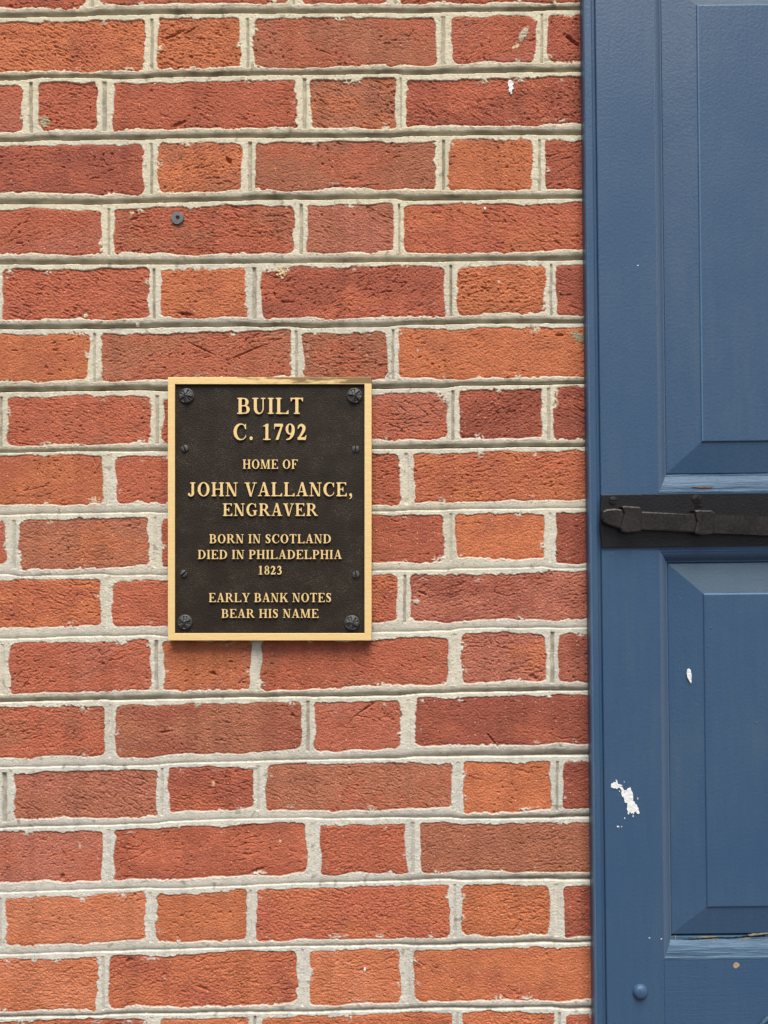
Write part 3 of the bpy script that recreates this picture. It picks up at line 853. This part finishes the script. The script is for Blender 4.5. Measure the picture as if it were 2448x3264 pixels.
GLY['8'] = (np.minimum(I(ell(.37, .75, .27, .265), -ell(.37, .76, .11, .20)), I(ell(.37, .27, .32, .29), -ell(.37, .255, .135, .215))), .74)
GLY['3'] = (np.minimum(brush((.10, .76, .035), (.18, .90, .06), (.34, .93, .07), (.48, .81, .095), (.45, .64, .08), (.28, .535, .04)), brush((.28, .535, .04), (.46, .46, .08), (.54, .28, .10), (.44, .10, .085), (.26, .04, .055), (.10, .10, .065))), .71)
GLY['.'] = (ell(.20, .10, .11, .11), .40)
GLY[','] = (np.minimum(ell(.20, .10, .11, .11), brush((.25, .08, .06), (.25, -.07, .045), (.13, -.20, .02))), .40)

def contours(F):
    """marching squares, linked into closed loops"""
    ny, nx = F.shape
    F = np.where(np.abs(F) < 1e-6, 1e-6, F)
    seg = {}
    def pt(e):
        i, j, d = e
        if d == 0:
            a, b = F[j, i], F[j, i + 1]; t = a / (a - b)
            return (gx[i] + t * GRID, gy[j])
        a, b = F[j, i], F[j + 1, i]; t = a / (a - b)
        return (gx[i], gy[j] + t * GRID)
    neg = F < 0
    for j in range(ny - 1):
        rowm = neg[j, :-1].astype(int) + neg[j, 1:] + neg[j + 1, :-1] + neg[j + 1, 1:]
        for i in np.nonzero((rowm > 0) & (rowm < 4))[0]:
            a, b, c, d = neg[j, i], neg[j, i + 1], neg[j + 1, i + 1], neg[j + 1, i]
            bot, rgt, top, lft = (i, j, 0), (i + 1, j, 1), (i, j + 1, 0), (i, j, 1)
            code = a + 2 * b + 4 * c + 8 * d
            tab = {1: [(lft, bot)], 2: [(bot, rgt)], 3: [(lft, rgt)], 4: [(rgt, top)], 5: [(lft, bot), (rgt, top)], 6: [(bot, top)], 7: [(lft, top)],
                   8: [(top, lft)], 9: [(top, bot)], 10: [(bot, rgt), (top, lft)], 11: [(top, rgt)], 12: [(rgt, lft)], 13: [(rgt, bot)], 14: [(bot, lft)]}
            for p, q in tab[int(code)]:
                seg[p] = q
    loops = []
    while seg:
        s, e = seg.popitem()
        lp = [s]
        while e != s and e in seg:
            lp.append(e)
            e = seg.pop(e)
        P = [pt(k) for k in lp]
        out = []
        for p in P:                     # drop near-duplicate points
            if not out or math.hypot(p[0] - out[-1][0], p[1] - out[-1][1]) > 0.004:
                out.append(p)
        if len(out) > 5:
            loops.append(out)
    return loops
GLOOPS = {k: (contours(v[0]), v[1]) for k, v in GLY.items()}

def line_mesh(text, x0, x1, ytop, ybot, d_base, d_front, toloc):
    """one line of raised letters fitted between the pixel limits; toloc maps px, py, depth to local metres"""
    pen = 0.0; items = []
    TR = 0.09
    for ch in text:
        if ch == ' ':
            pen += 0.46; continue
        loops, adv = GLOOPS[ch]
        items.append((pen, loops)); pen += adv + TR
    mn = min(p[0] + o for o, l in items for lp in l for p in lp)
    mx = max(p[0] + o for o, l in items for lp in l for p in lp)
    cap = ybot - ytop
    sx = (x1 - x0) / (mx - mn)
    verts = []; faces = []; sides = []
    for off, loops in items:
        flat = []; polys = []
        base_i = len(verts)
        cnt = 0
        for lp in loops:
            polys.append([Vector(((p[0]), (p[1]), 0)) for p in lp])
        tri = tessellate_polygon(polys)
        allp = [p for lp in loops for p in lp]
        for p in allp:
            verts.append(toloc(x0 + (p[0] + off - mn) * sx, ybot - p[1] * cap, d_front))
        for t in tri:
            faces.append(tuple(base_i + i for i in t))
        # side walls with a little draft, and a rounded front edge
        start = base_i
        for lp in loops:
            m = len(lp)
            b0 = len(verts)
            nrm = []
            for i in range(m):
                ax, ay = lp[i - 1]; bx, by = lp[(i + 1) % m]
                tx, ty = bx - ax, by - ay
                L = math.hypot(tx, ty) or 1
                nrm.append((ty / L, -tx / L))
            for (grow, dd) in ((0.012, d_front - 0.0005), (0.030, d_base)):
                for p, nn in zip(lp, nrm):
                    verts.append(toloc(x0 + (p[0] + nn[0] * grow + off - mn) * sx, ybot - (p[1] + nn[1] * grow) * cap, dd))
            for i in range(m):
                j = (i + 1) % m
                sides.append((start + i, start + j, b0 + j, b0 + i))
                sides.append((b0 + i, b0 + j, b0 + m + j, b0 + m + i))
            start += m
    return verts, faces, sides

# ------------------------------------------------------------------ the plaque
def build_plaque():
    dP = 0.0125           # face of the rim off the wall
    dF = 0.0095           # recessed dark field
    ccx, ccy = 859.8, 1621.7
    root = empty('memorial_plaque', ((ccx - CX) * S * fd(dP), -0.0015, ZC + (CY - ccy) * S * fd(dP)))
    tag(root, 'dark bronze plaque with raised gold lettering and gold rim screwed to the brick wall', 'plaque')
    rx, ry, rz = root.location
    def L(px, py, d):
        return ((px - CX) * S * fd(d) - rx, -d - ry, ZC + (CY - py) * S * fd(d) - rz)
    # field plate
    a = L(556, 2021, dF); b = L(1165, 1221, dF)
    bm = bevel_box(a[0], b[0], -dF - ry, -0.003 - ry, a[2], b[2])
    bm_obj('field_plate', bm, M_BRONZE, root)
    # rim: mitred frame with softened arrises
    prof = [(0.0, 0.0005), (0.0, dP - 0.0008), (0.5, dP - 0.0002), (1.4, dP), (22.3, dP), (23.0, dP - 0.0002), (23.6, dP - 0.0008), (24.6, dF - 0.0006)]
    verts = []; faces = []
    for off, d in prof:
        for (px, py) in ((534.5 + off, 1201.4 + off), (1185 - off, 1201.4 + off), (1185 - off, 2042 - off), (534.5 + off, 2042 - off)):
            verts.append(L(px, py, dP)[0:1] + (-d - ry,) + L(px, py, dP)[2:3])
    for i in range(len(prof) - 1):
        for k in range(4):
            faces.append((i * 4 + k, i * 4 + (k + 1) % 4, (i + 1) * 4 + (k + 1) % 4, (i + 1) * 4 + k))
    o = mesh_obj('rim', verts, faces, M_BRASS, root)
    o.data.materials.append(M_SIDE)
    for i, p in enumerate(o.data.polygons):
        if i // 4 in (0, 1, 5, 6):
            p.material_index = 1
    lines = [('BUILT', 756, 966, 1268.4, 1318.8), ('C. 1792', 744.4, 976.7, 1350.8, 1402), ('HOME OF', 774, 949, 1465, 1493.8),
             ('JOHN VALLANCE,', 599, 1122, 1537.8, 1581.3), ('ENGRAVER', 710.5, 1013, 1604.8, 1644.2), ('BORN IN SCOTLAND', 667.5, 1054.5, 1703.2, 1731.2),
             ('DIED IN PHILADELPHIA', 631, 1090, 1753.4, 1781.4), ('1823', 824, 898, 1803.6, 1831), ('EARLY BANK NOTES', 666, 1055, 1890.6, 1918.8), ('BEAR HIS NAME', 706, 1015, 1941.6, 1969)]
    for (t, x0, x1, y0, y1) in lines:
        v, f, sd = line_mesh(t, x0, x1, y0, y1, dF - 0.0002, dF + 0.0022, L)
        o = mesh_obj('raised_lettering', v, f + sd, M_LETTER, root)
        o.data.materials.append(M_SIDE)
        for p in o.data.polygons[len(f):]:
            p.material_index = 1
        o['label'] = 'raised gold lettering reading ' + t
    # corner rosettes with a cast cross, rim and boss
    def rosette(rot):
        def h(u, v):
            r = math.hypot(u, v); a = math.atan2(v, u) + rot
            dome = 0.0022 * (1 - r ** 2.2)
            rimh = 0.0010 * math.exp(-((r - .90) / .07) ** 2)
            arm = 0.0
            if 0.30 < r < 0.86:
                k = abs(((a / (math.pi / 2)) % 1.0) - .5) * 2
                arm = 0.0015 * (1 / (1 + math.exp((k - .52) * 18))) - 0.0012 * math.exp(-((k - .62) / .10) ** 2)
            boss = 0.0012 * math.exp(-(r / .26) ** 4)
            uu = u * math.cos(rot + .5) + v * math.sin(rot + .5); vv = -u * math.sin(rot + .5) + v * math.cos(rot + .5)
            slot = -0.0014 if abs(vv) < .06 and abs(uu) < .24 else 0.0
            return 0.0010 + dome + rimh + arm + boss + slot
        return h
    for (px, py, r, rot) in ((594.9, 1262, 24.5, 2.2), (1130.5, 1261.6, 25, -0.35), (590, 1982.7, 24, .1), (1121.8, 1984.8, 24.5, -.5)):
        c = L(px, py, dF)
        v, f = disc_relief(c[0], c[2], r * S * fd(dF), rosette(rot), 16, 72, -dF - ry)
        o = mesh_obj('rosette_screw', v, f, M_SCREW, root, smooth=True)
    def screw(rot):
        def h(u, v):
            r = math.hypot(u, v)
            uu = u * math.cos(rot) + v * math.sin(rot); vv = -u * math.sin(rot) + v * math.cos(rot)
            return 0.0016 + 0.0008 * (1 - r * r) - (0.0045 if abs(vv) < .17 else 0.0) - 0.001 * max(0, r - .92) / .08
        return h
    for (px, py, r, rot) in ((589.6, 1429.7, 11.8, -1.2), (1133.4, 1431.6, 11.8, 1.57), (586, 1828.7, 11.8, .75), (1134.5, 1830.8, 12, -1.45)):
        c = L(px, py, dF)
        v, f = disc_relief(c[0], c[2], r * S * fd(dF), screw(rot), 16, 48, -dF - ry)
        mesh_obj('slotted_screw', v, f, M_SCREW, root, smooth=True)
    return root
build_plaque()

# ------------------------------------------------------------------ grey plug in the brick above the plaque
def build_plug():
    d = 0.0022
    x, z = (564.8 - CX) * S * fd(d), ZC + (CY - 694.4) * S * fd(d)
    root = empty('wall_plug', (x, 0.0, z))
    tag(root, 'round grey plastic wall plug with a dark centre hole set in a brick', 'wall plug')
    R = 20.2 * S
    prof = [(R * .99, 0.004), (R, 0.001), (R * .97, -d + .0003), (R * .93, -d), (R * .34, -d - .0001), (R * .30, -d + .0003), (R * .29, 0.002)]
    n = 48; verts = []; faces = []
    for (r, y) in prof:
        for k in range(n):
            a = 2 * math.pi * k / n
            e = 1 + 0.03 * math.sin(3 * a + 1) + 0.02 * math.sin(7 * a)
            cx = 0.0 if r > R * .6 else R * .06
            verts.append((cx + r * e * math.cos(a), y, r * e * math.sin(a) + (R * .08 if r < R * .6 else 0)))
    for i in range(len(prof) - 1):
        for k in range(n):
            faces.append((i * n + k, (i + 1) * n + k, (i + 1) * n + (k + 1) % n, i * n + (k + 1) % n))
    mesh_obj('flange', verts, faces, M_PLUG, root)
    v = [(R * .06 + R * .33 * math.cos(2 * math.pi * k / 24), 0.0012, R * .08 + R * .33 * math.sin(2 * math.pi * k / 24)) for k in range(24)]
    bm = slab([(p[0], p[2]) for p in v], 0.0012 - 0.0004, 0.003)
    bm_obj('centre_hole', bm, M_HOLE, root)
build_plug()

# ------------------------------------------------------------------ white splash on the brick wall
def blob_mesh(name, poly, d0, thick, toloc, mat, parent):
    """irregular dab of paint: flat outline with a softened, slightly domed face"""
    n = len(poly)
    pts = []
    for i in range(n):                      # add ragged midpoints
        a, b = poly[i], poly[(i + 1) % n]
        pts.append(a)
        L = math.hypot(b[0] - a[0], b[1] - a[1])
        k = max(1, int(L / 4))
        for q in range(1, k):
            t = q / k
            j = random.uniform(-.9, .9)
            pts.append((a[0] + (b[0] - a[0]) * t - (b[1] - a[1]) / L * j, a[1] + (b[1] - a[1]) * t + (b[0] - a[0]) / L * j))
    bm = slab([(lambda p: (p[0], p[2]))(toloc(x, y, d0 + thick)) for x, y in pts], toloc(0, 0, d0 + thick)[1], toloc(0, 0, d0 - 0.0006)[1])
    return bm_obj(name, bm, mat, parent)
def wall_loc(px, py, d):
    return ((px - CX) * S * fd(d), -d, ZC + (CY - py) * S * fd(d))
def z5(pts, sc, ox, oy):
    return [(x / sc + ox, y / sc + oy) for x, y in pts]
_pw = z5([(455, 1590), (490, 1580), (525, 1600), (530, 1635), (565, 1650), (568, 1690), (545, 1710), (560, 1760), (580, 1780), (545, 1800), (530, 1850), (530, 1910), (500, 1915), (495, 1865), (455, 1870), (450, 1800), (470, 1770), (435, 1710), (440, 1680), (428, 1640)], 7.375, 1560, 40)
blob_mesh('white_splash', _pw, 0.0006, 0.0005, wall_loc, M_WHITE, wall)
_pd = [(1160, 3086), (1166, 3084), (1166, 3094), (1162, 3098), (1159, 3092)]
blob_mesh('white_splash', _pd, 0.0004, 0.0005, wall_loc, M_WHITE, wall)
_pe = [(1542, 660), (1549, 660), (1549, 667), (1543, 668)]
blob_mesh('white_splash', _pe, 0.0004, 0.0005, wall_loc, M_WHITE, wall)

# ------------------------------------------------------------------ the blue shutter
LEAN = 0.0115
dS = 0.018              # stile face off the wall
def build_shutter():
    RX = (1880 - CX) * S * fd(dS)
    RZ0 = ZC
    py_bot = 3420
    zb = (CY - py_bot) * S * fd(dS)
    # root at the foot of the leaf, turned so that the leaf leans a little
    root = empty('panelled_shutter', (RX + zb * math.sin(-LEAN), 0.0, RZ0 + zb * math.cos(LEAN)))
    root.rotation_euler = (0, -LEAN, 0)
    tag(root, 'blue painted wooden shutter with raised panels and a black iron bolt beside the brick wall', 'shutter')
    def P(px, py, d=dS):
        """already straightened photo coordinates to the leaf's own axes"""
        f = fd(d)
        return ((px - CX) * S * f - RX, -d, (CY - py) * S * f - zb)
    def Q(px, py, d=dS):
        """raw photo coordinates (leaning) to the leaf's own axes"""
        return P(px - (py - CY) * LEAN, py + (px - 1880) * LEAN, d)
    TOP, BOT = -420, py_bot
    XL, XR = 1878.5, 3150
    def px2x(px, d=dS): return P(px, 0, d)[0]
    def py2z(py, d=dS): return P(0, py, d)[2]
    back = 0.0005
    def strip_profile(name, prof, mat, y0=TOP, y1=BOT, mirror=False):
        n = 60
        verts = []; faces = []
        for i in range(n + 1):
            py = y1 + (y0 - y1) * i / n
            for (px, d) in prof:
                verts.append((px2x(px), -d, py2z(py)))
        m = len(prof)
        for i in range(n):
            for k in range(m - 1):
                faces.append((i * m + k, i * m + k + 1, (i + 1) * m + k + 1, (i + 1) * m + k))
        faces.append(tuple(range(m))[::-1]); faces.append(tuple(n * m + k for k in range(m)))
        o = mesh_obj(name, verts, faces, mat, root, smooth=False)
        return o
    # rounded outer edge, with the quirk that separates it from the stile
    eb = strip_profile('edge_bead', [(XL, back), (XL, .0130), (XL + 1.0, .0152), (XL + 3.0, .0168), (XL + 6.5, .0177), (XL + 11, .0180), (XL + 22, .0180), (XL + 25, .0176), (XL + 27, .0166), (XL + 28.5, .0150), (XL + 37, .0146), (XL + 37, back)], M_PAINT)
    eb.data.materials.append(M_RUB)
    for i, p in enumerate(eb.data.polygons):
        if i < 60 * 11 and i % 11 in (1, 2, 3):
            p.material_index = 1
    st0, st1 = XL + 37.2, 2100
    strip_profile('stile', [(st0, back), (st0, .0170), (st0 + 1.2, .0177), (st0 + 3, dS), (st1, dS), (st1, back)], M_PAINT)
    xr0 = XL + XR - st1
    strip_profile('stile', [(xr0, back), (xr0, dS), (XR - 3, dS), (XR - 1, .0172), (XR, .0160), (XR, back)], M_PAINT)
    def rail(y0, y1):
        a = P(st1 + .6, y1); b = P(xr0 - .6, y0)
        bm = bevel_box(a[0], b[0], -dS + .0003, -back, a[2], b[2], 0.0006)
        return bm_obj('rail', bm, M_PAINT_RAIL, root)
    MW = 31
    # openings (outer edge of the moulding)
    up0, up1 = -126, 1573
    lo0, lo1 = 1757, 3062
    rail(TOP + 1, up0); rail(up1, lo0); rail(lo1, BOT - 1)
    def frame(y0, y1, mwt, mwb):
        prof = [(0.0, dS + .00005), (.10, dS), (.14, dS - .0006), (.22, dS - .0009), (.30, dS - .0012), (.42, dS - .0020), (.54, dS - .0030), (.66, dS - .0043), (.76, dS - .0056), (.84, dS - .0068), (.88, dS - .0074), (1.0, dS - .0077), (1.0, .003)]
        verts = []
        for (t, d) in prof:
            for (px, py) in ((st1 + t * MW, y0 + t * mwt), (xr0 - t * MW, y0 + t * mwt), (xr0 - t * MW, y1 - t * mwb), (st1 + t * MW, y1 - t * mwb)):
                verts.append((px2x(px), -d, py2z(py)))
        sides = ([], [])
        for i in range(len(prof) - 1):
            for k in range(4):
                f = (i * 4 + k, i * 4 + (k + 1) % 4, (i + 1) * 4 + (k + 1) % 4, (i + 1) * 4 + k)
                sides[1 if k == 2 else 0].append(f)
        o = mesh_obj('panel_moulding', verts, sides[0] + sides[1], M_PAINT, root)
        o.data.materials.append(M_WORN)
        n0 = len(sides[0])
        o.data.materials.append(M_MOULD)
        for i, p in enumerate(o.data.polygons):
            p.material_index = 1 if i >= n0 else (2 if i % 3 == 2 else 0)
    frame(up0, up1, 31, 58); frame(lo0, lo1, 40, 60)
    def panel(y0, y1, fy0, fy1, worn):
        x0, x1 = st1 + MW + 2.0, xr0 - MW - 2.0
        fx0, fx1 = 2243, xr0 - (2243 - st1)
        loops = [(x0, y0, x1, y1, .0028), (x0, y0, x1, y1, .0080), (x0 + 2, y0 + 2, x1 - 2, y1 - 2, .0087), (fx0 - 1.5, fy0 - 1.5, fx1 + 1.5, fy1 + 1.5, .0140), (fx0 - .5, fy0 - .5, fx1 + .5, fy1 + .5, .0149), (fx0 + 1.5, fy0 + 1.5, fx1 - 1.5, fy1 - 1.5, .0155), (fx0 + 4, fy0 + 4, fx1 - 4, fy1 - 4, .0156)]
        verts = []; faces = []
        for (a, b, c, d_, dd) in loops:
            for (px, py) in ((a, b), (c, b), (c, d_), (a, d_)):
                verts.append((px2x(px), -dd, py2z(py)))
        for i in range(len(loops) - 1):
            for k in range(4):
                faces.append((i * 4 + k, i * 4 + (k + 1) % 4, (i + 1) * 4 + (k + 1) % 4, (i + 1) * 4 + k))
        b = (len(loops) - 1) * 4
        faces.append((b, b + 1, b + 2, b + 3))
        o = mesh_obj('raised_panel', verts, faces, M_PAINT, root)
        o.data.materials.append(M_RUB)
        for k in worn:                          # paint rubbed thin on an arris of the field
            o.data.polygons[4 * 4 + k].material_index = 1
            o.data.polygons[5 * 4 + k].material_index = 1
        o.data.materials.append(M_DUSTY)
        o.data.polygons[2 * 4].material_index = 2
        return o
    panel(up0 + 33, up1 - 60, 15, 1411, (0, 3))
    panel(lo0 + 42, lo1 - 68, 1898, 2899, (0,))
    # back board closing the leaf
    a = P(st1 - 20, BOT - 2); b = P(xr0 + 20, TOP + 2)
    bm = bevel_box(a[0], b[0], -.0026, -.0008, a[2], b[2])
    bm_obj('back_board', bm, M_PAINT, root)
    # ---- painted-over bolt head low on the stile
    c = Q(2040.5, 3160)
    def dome(u, v):
        r = min(1.0, math.hypot(u, v))
        return 0.0060 * math.sqrt(max(0.0, 1 - (r * 1.02) ** 2.6)) if r < .98 else 0.0
    v, f = disc_relief(c[0], c[2], 24.5 * S * fd(dS), dome, 18, 48, -dS + .0002)
    mesh_obj('painted_bolt_head', v, f, M_PAINT, root, smooth=True)
    # ---- ring at the lower right
    c = Q(2484, 3302, dS + .003)
    bm = bmesh.new()
    n1, n2 = 56, 12
    R1, r2 = 64 * S, 6.5 * S
    ring = [[bm.verts.new((c[0] + (R1 + r2 * math.cos(b)) * math.cos(a), -dS - r2 * 1.0 - r2 * math.sin(b), c[2] + (R1 + r2 * math.cos(b)) * math.sin(a))) for b in [2 * math.pi * j / n2 for j in range(n2)]] for a in [2 * math.pi * i / n1 for i in range(n1)]]
    for i in range(n1):
        for j in range(n2):
            bm.faces.new((ring[i][j], ring[(i + 1) % n1][j], ring[(i + 1) % n1][(j + 1) % n2], ring[i][(j + 1) % n2]))
    bm_obj('pull_ring', bm, M_WORN, root, smooth=True)
    # ---- white paint splashes and chips
    main = z5([(400, 430), (405, 400), (450, 390), (465, 365), (495, 365), (525, 370), (530, 330), (520, 300), (535, 290), (560, 320), (572, 385), (590, 415), (640, 425), (660, 425), (690, 445), (702, 470), (650, 455), (665, 482), (700, 500), (745, 570), (750, 580), (808, 580), (850, 525), (885, 520), (905, 490), (925, 560), (955, 610), (975, 700), (980, 800), (975, 860), (1020, 875), (1035, 930), (1080, 960), (1120, 1040), (1130, 1100), (1148, 1195), (1095, 1195), (1060, 1160), (1045, 1125), (1005, 1165), (985, 1215), (970, 1170), (935, 1185), (890, 1150), (870, 1215), (838, 1200), (848, 1130), (815, 1060), (830, 940), (825, 905), (765, 905), (750, 850), (735, 770), (690, 740), (665, 660), (680, 590), (640, 520), (600, 500), (540, 540), (520, 510), (480, 530), (395, 490)], 8.295, 1900, 2450)
    blob_mesh('white_splash', main, dS, .0007, Q, M_WHITE, root)
    for pts in ([(965, 1255), (975, 1225), (990, 1225), (998, 1275), (970, 1280)], [(745, 1300), (765, 1295), (772, 1325), (750, 1330)], [(550, 1520), (585, 1515), (612, 1530), (612, 1555), (590, 1545), (555, 1548)], [(665, 1525), (688, 1522), (688, 1550), (665, 1550)], [(1092, 755), (1110, 770), (1116, 810), (1100, 825), (1092, 790)], [(608, 580), (632, 585), (632, 610), (612, 608)], [(738, 335), (752, 335), (755, 365), (745, 370)]):
        blob_mesh('white_splash', z5(pts, 8.295, 1900, 2450), dS, .0004, Q, M_WHITE, root)
    drip = z5([(945, 1225), (950, 1200), (965, 1193), (978, 1205), (984, 1240), (985, 1300), (983, 1322), (975, 1315), (960, 1290), (948, 1260)], 2.765, 1848, 1700)
    blob_mesh('white_splash', drip, .0126, .0007, Q, M_WHITE, root)
    for (px, py) in ((2033, 846), (2070, 2990), (2108, 2993)):
        blob_mesh('white_splash', [(px - 2.2, py - 1.2), (px + 2.4, py - 1.6), (px + 2.4, py + 1), (px - 1.5, py + 1.2)], dS, .0003, Q, M_WHITE, root)
    for (x, y, w) in ((2411, 2304, 3), (2258, 2062, 2.5), (2266, 2002, 2.5), (2153, 226, 3)):
        dd = .0156 if x > 2250 else .0098
        c = Q(x, y, dd)
        v, f = disc_relief(c[0], c[2], w * S, lambda u, v: 0.0008 * (1 - u * u - v * v), 4, 12, -dd)
        mesh_obj('paint_blister', v, f, M_WORN, root, smooth=True)
    chip = z5([(730, 120), (770, 45), (820, 28), (880, 50), (912, 110), (860, 160), (805, 195), (760, 165)], 8.295, 2248, 3064)
    blob_mesh('bare_wood_chip', chip, dS - .0003, .0002, Q, M_WOOD, root)
    for pts in ([(850, 1498), (885, 1480), (960, 1468), (1060, 1462), (1210, 1456), (1225, 1466), (1150, 1478), (1060, 1474), (970, 1478), (900, 1490)], [(1335, 1466), (1400, 1462), (1480, 1450), (1520, 1452), (1440, 1470), (1415, 1476), (1425, 1500), (1400, 1482)], [(838, 1436), (850, 1438), (848, 1462), (836, 1466)], [(1000, 1452), (1100, 1443), (1205, 1440), (1205, 1446), (1100, 1452)], [(1485, 1425), (1560, 1418), (1700, 1405), (1700, 1414), (1560, 1428), (1500, 1436)]):
        blob_mesh('bare_wood_split', z5(pts, 2.765, 1848, 2464), .0102, .0005, Q, M_WOODP, root)
    dark = z5([(850, 1492), (880, 1476), (960, 1464), (1060, 1458), (1210, 1448), (1330, 1450), (1480, 1436), (1520, 1440), (1640, 1430), (1640, 1436), (1520, 1447), (1470, 1445), (1330, 1457), (1220, 1456), (1060, 1467), (960, 1474), (885, 1486)], 2.765, 1848, 2464)
    blob_mesh('open_crack', dark, .0106, .0002, Q, M_HOLE, root)
    sliver = z5([(985, 148), (1080, 138), (1172, 142), (1160, 152), (1060, 152)], 2.765, 1848, 1500)
    blob_mesh('bare_wood_chip', sliver, dS - .0004, .0003, Q, M_WOODD, root)
    # ---- slide bolt: back plate, bar, two keepers, screws
    bolt = empty('slide_bolt', (0, 0, 0)); bolt.parent = root
    bolt['label'] = 'black iron slide bolt'
    dB = dS + .0028
    pl = z5([(190, 212), (900, 206), (1659, 200), (3300, 186), (3300, 634), (1659, 655), (900, 668), (197, 678), (178, 470)], 2.765, 1848, 1500)
    bm = slab([(Q(x, y, dB)[0], Q(x, y, dB)[2]) for x, y in pl], -dB, -dS + .0001, .0005)
    bm_obj('back_plate', bm, M_BLACK, bolt)
    d0, d1 = dB + .0002, dB + .0095
    bar = z5([(204, 356), (240, 338), (310, 332), (400, 345), (555, 358), (1010, 376), (1200, 386), (1659, 404), (3000, 455), (3000, 625), (1659, 572), (1200, 552), (1010, 548), (555, 518), (400, 512), (350, 512), (255, 482), (215, 460), (198, 420)], 2.765, 1848, 1500)
    bm = slab([(Q(x, y, d1)[0], Q(x, y, d1)[2]) for x, y in bar], -d1, -d0, .0018)
    bm_obj('bolt_bar', bm, M_IRON, bolt)
    for pts in ([(372, 318), (400, 308), (530, 318), (552, 335), (550, 440), (540, 540), (420, 550), (370, 540), (362, 505), (395, 380)], [(1012, 352), (1040, 346), (1165, 348), (1198, 375), (1198, 450), (1185, 560), (1100, 572), (1025, 562), (1012, 545), (1036, 450)]):
        kp = z5(pts, 2.765, 1848, 1500)
        d2 = d1 + .0024
        bm = slab([(Q(x, y, d2)[0], Q(x, y, d2)[2]) for x, y in kp], -d2, -dB + .0001, .0016)
        bm_obj('keeper', bm, M_IRON, bolt)
    def bscrew(rot):
        def h(u, v):
            r = math.hypot(u, v)
            vv = -u * math.sin(rot) + v * math.cos(rot)
            return 0.0012 + 0.0006 * (1 - r * r) - (0.0011 if abs(vv) < .13 else 0.0)
        return h
    for (x, y, r, rot) in ((292, 264, 12.5, -.1), (1027, 250, 14, .5)):
        px, py = z5([(x, y)], 2.765, 1848, 1500)[0]
        c = Q(px, py, dB)
        v, f = disc_relief(c[0], c[2], r * S, bscrew(rot), 12, 40, -dB)
        mesh_obj('plate_screw', v, f, M_IRON, bolt, smooth=True)
    hole = z5([(1008, 335), (1012, 315), (1040, 306), (1070, 312), (1080, 325), (1045, 332)], 2.765, 1848, 1500)
    bm = slab([(Q(x, y, dB)[0], Q(x, y, dB)[2]) for x, y in hole], -dB - .0002, -dB + .0004)
    bm_obj('plate_hole', bm, M_HOLE, bolt)
    return root
build_shutter()
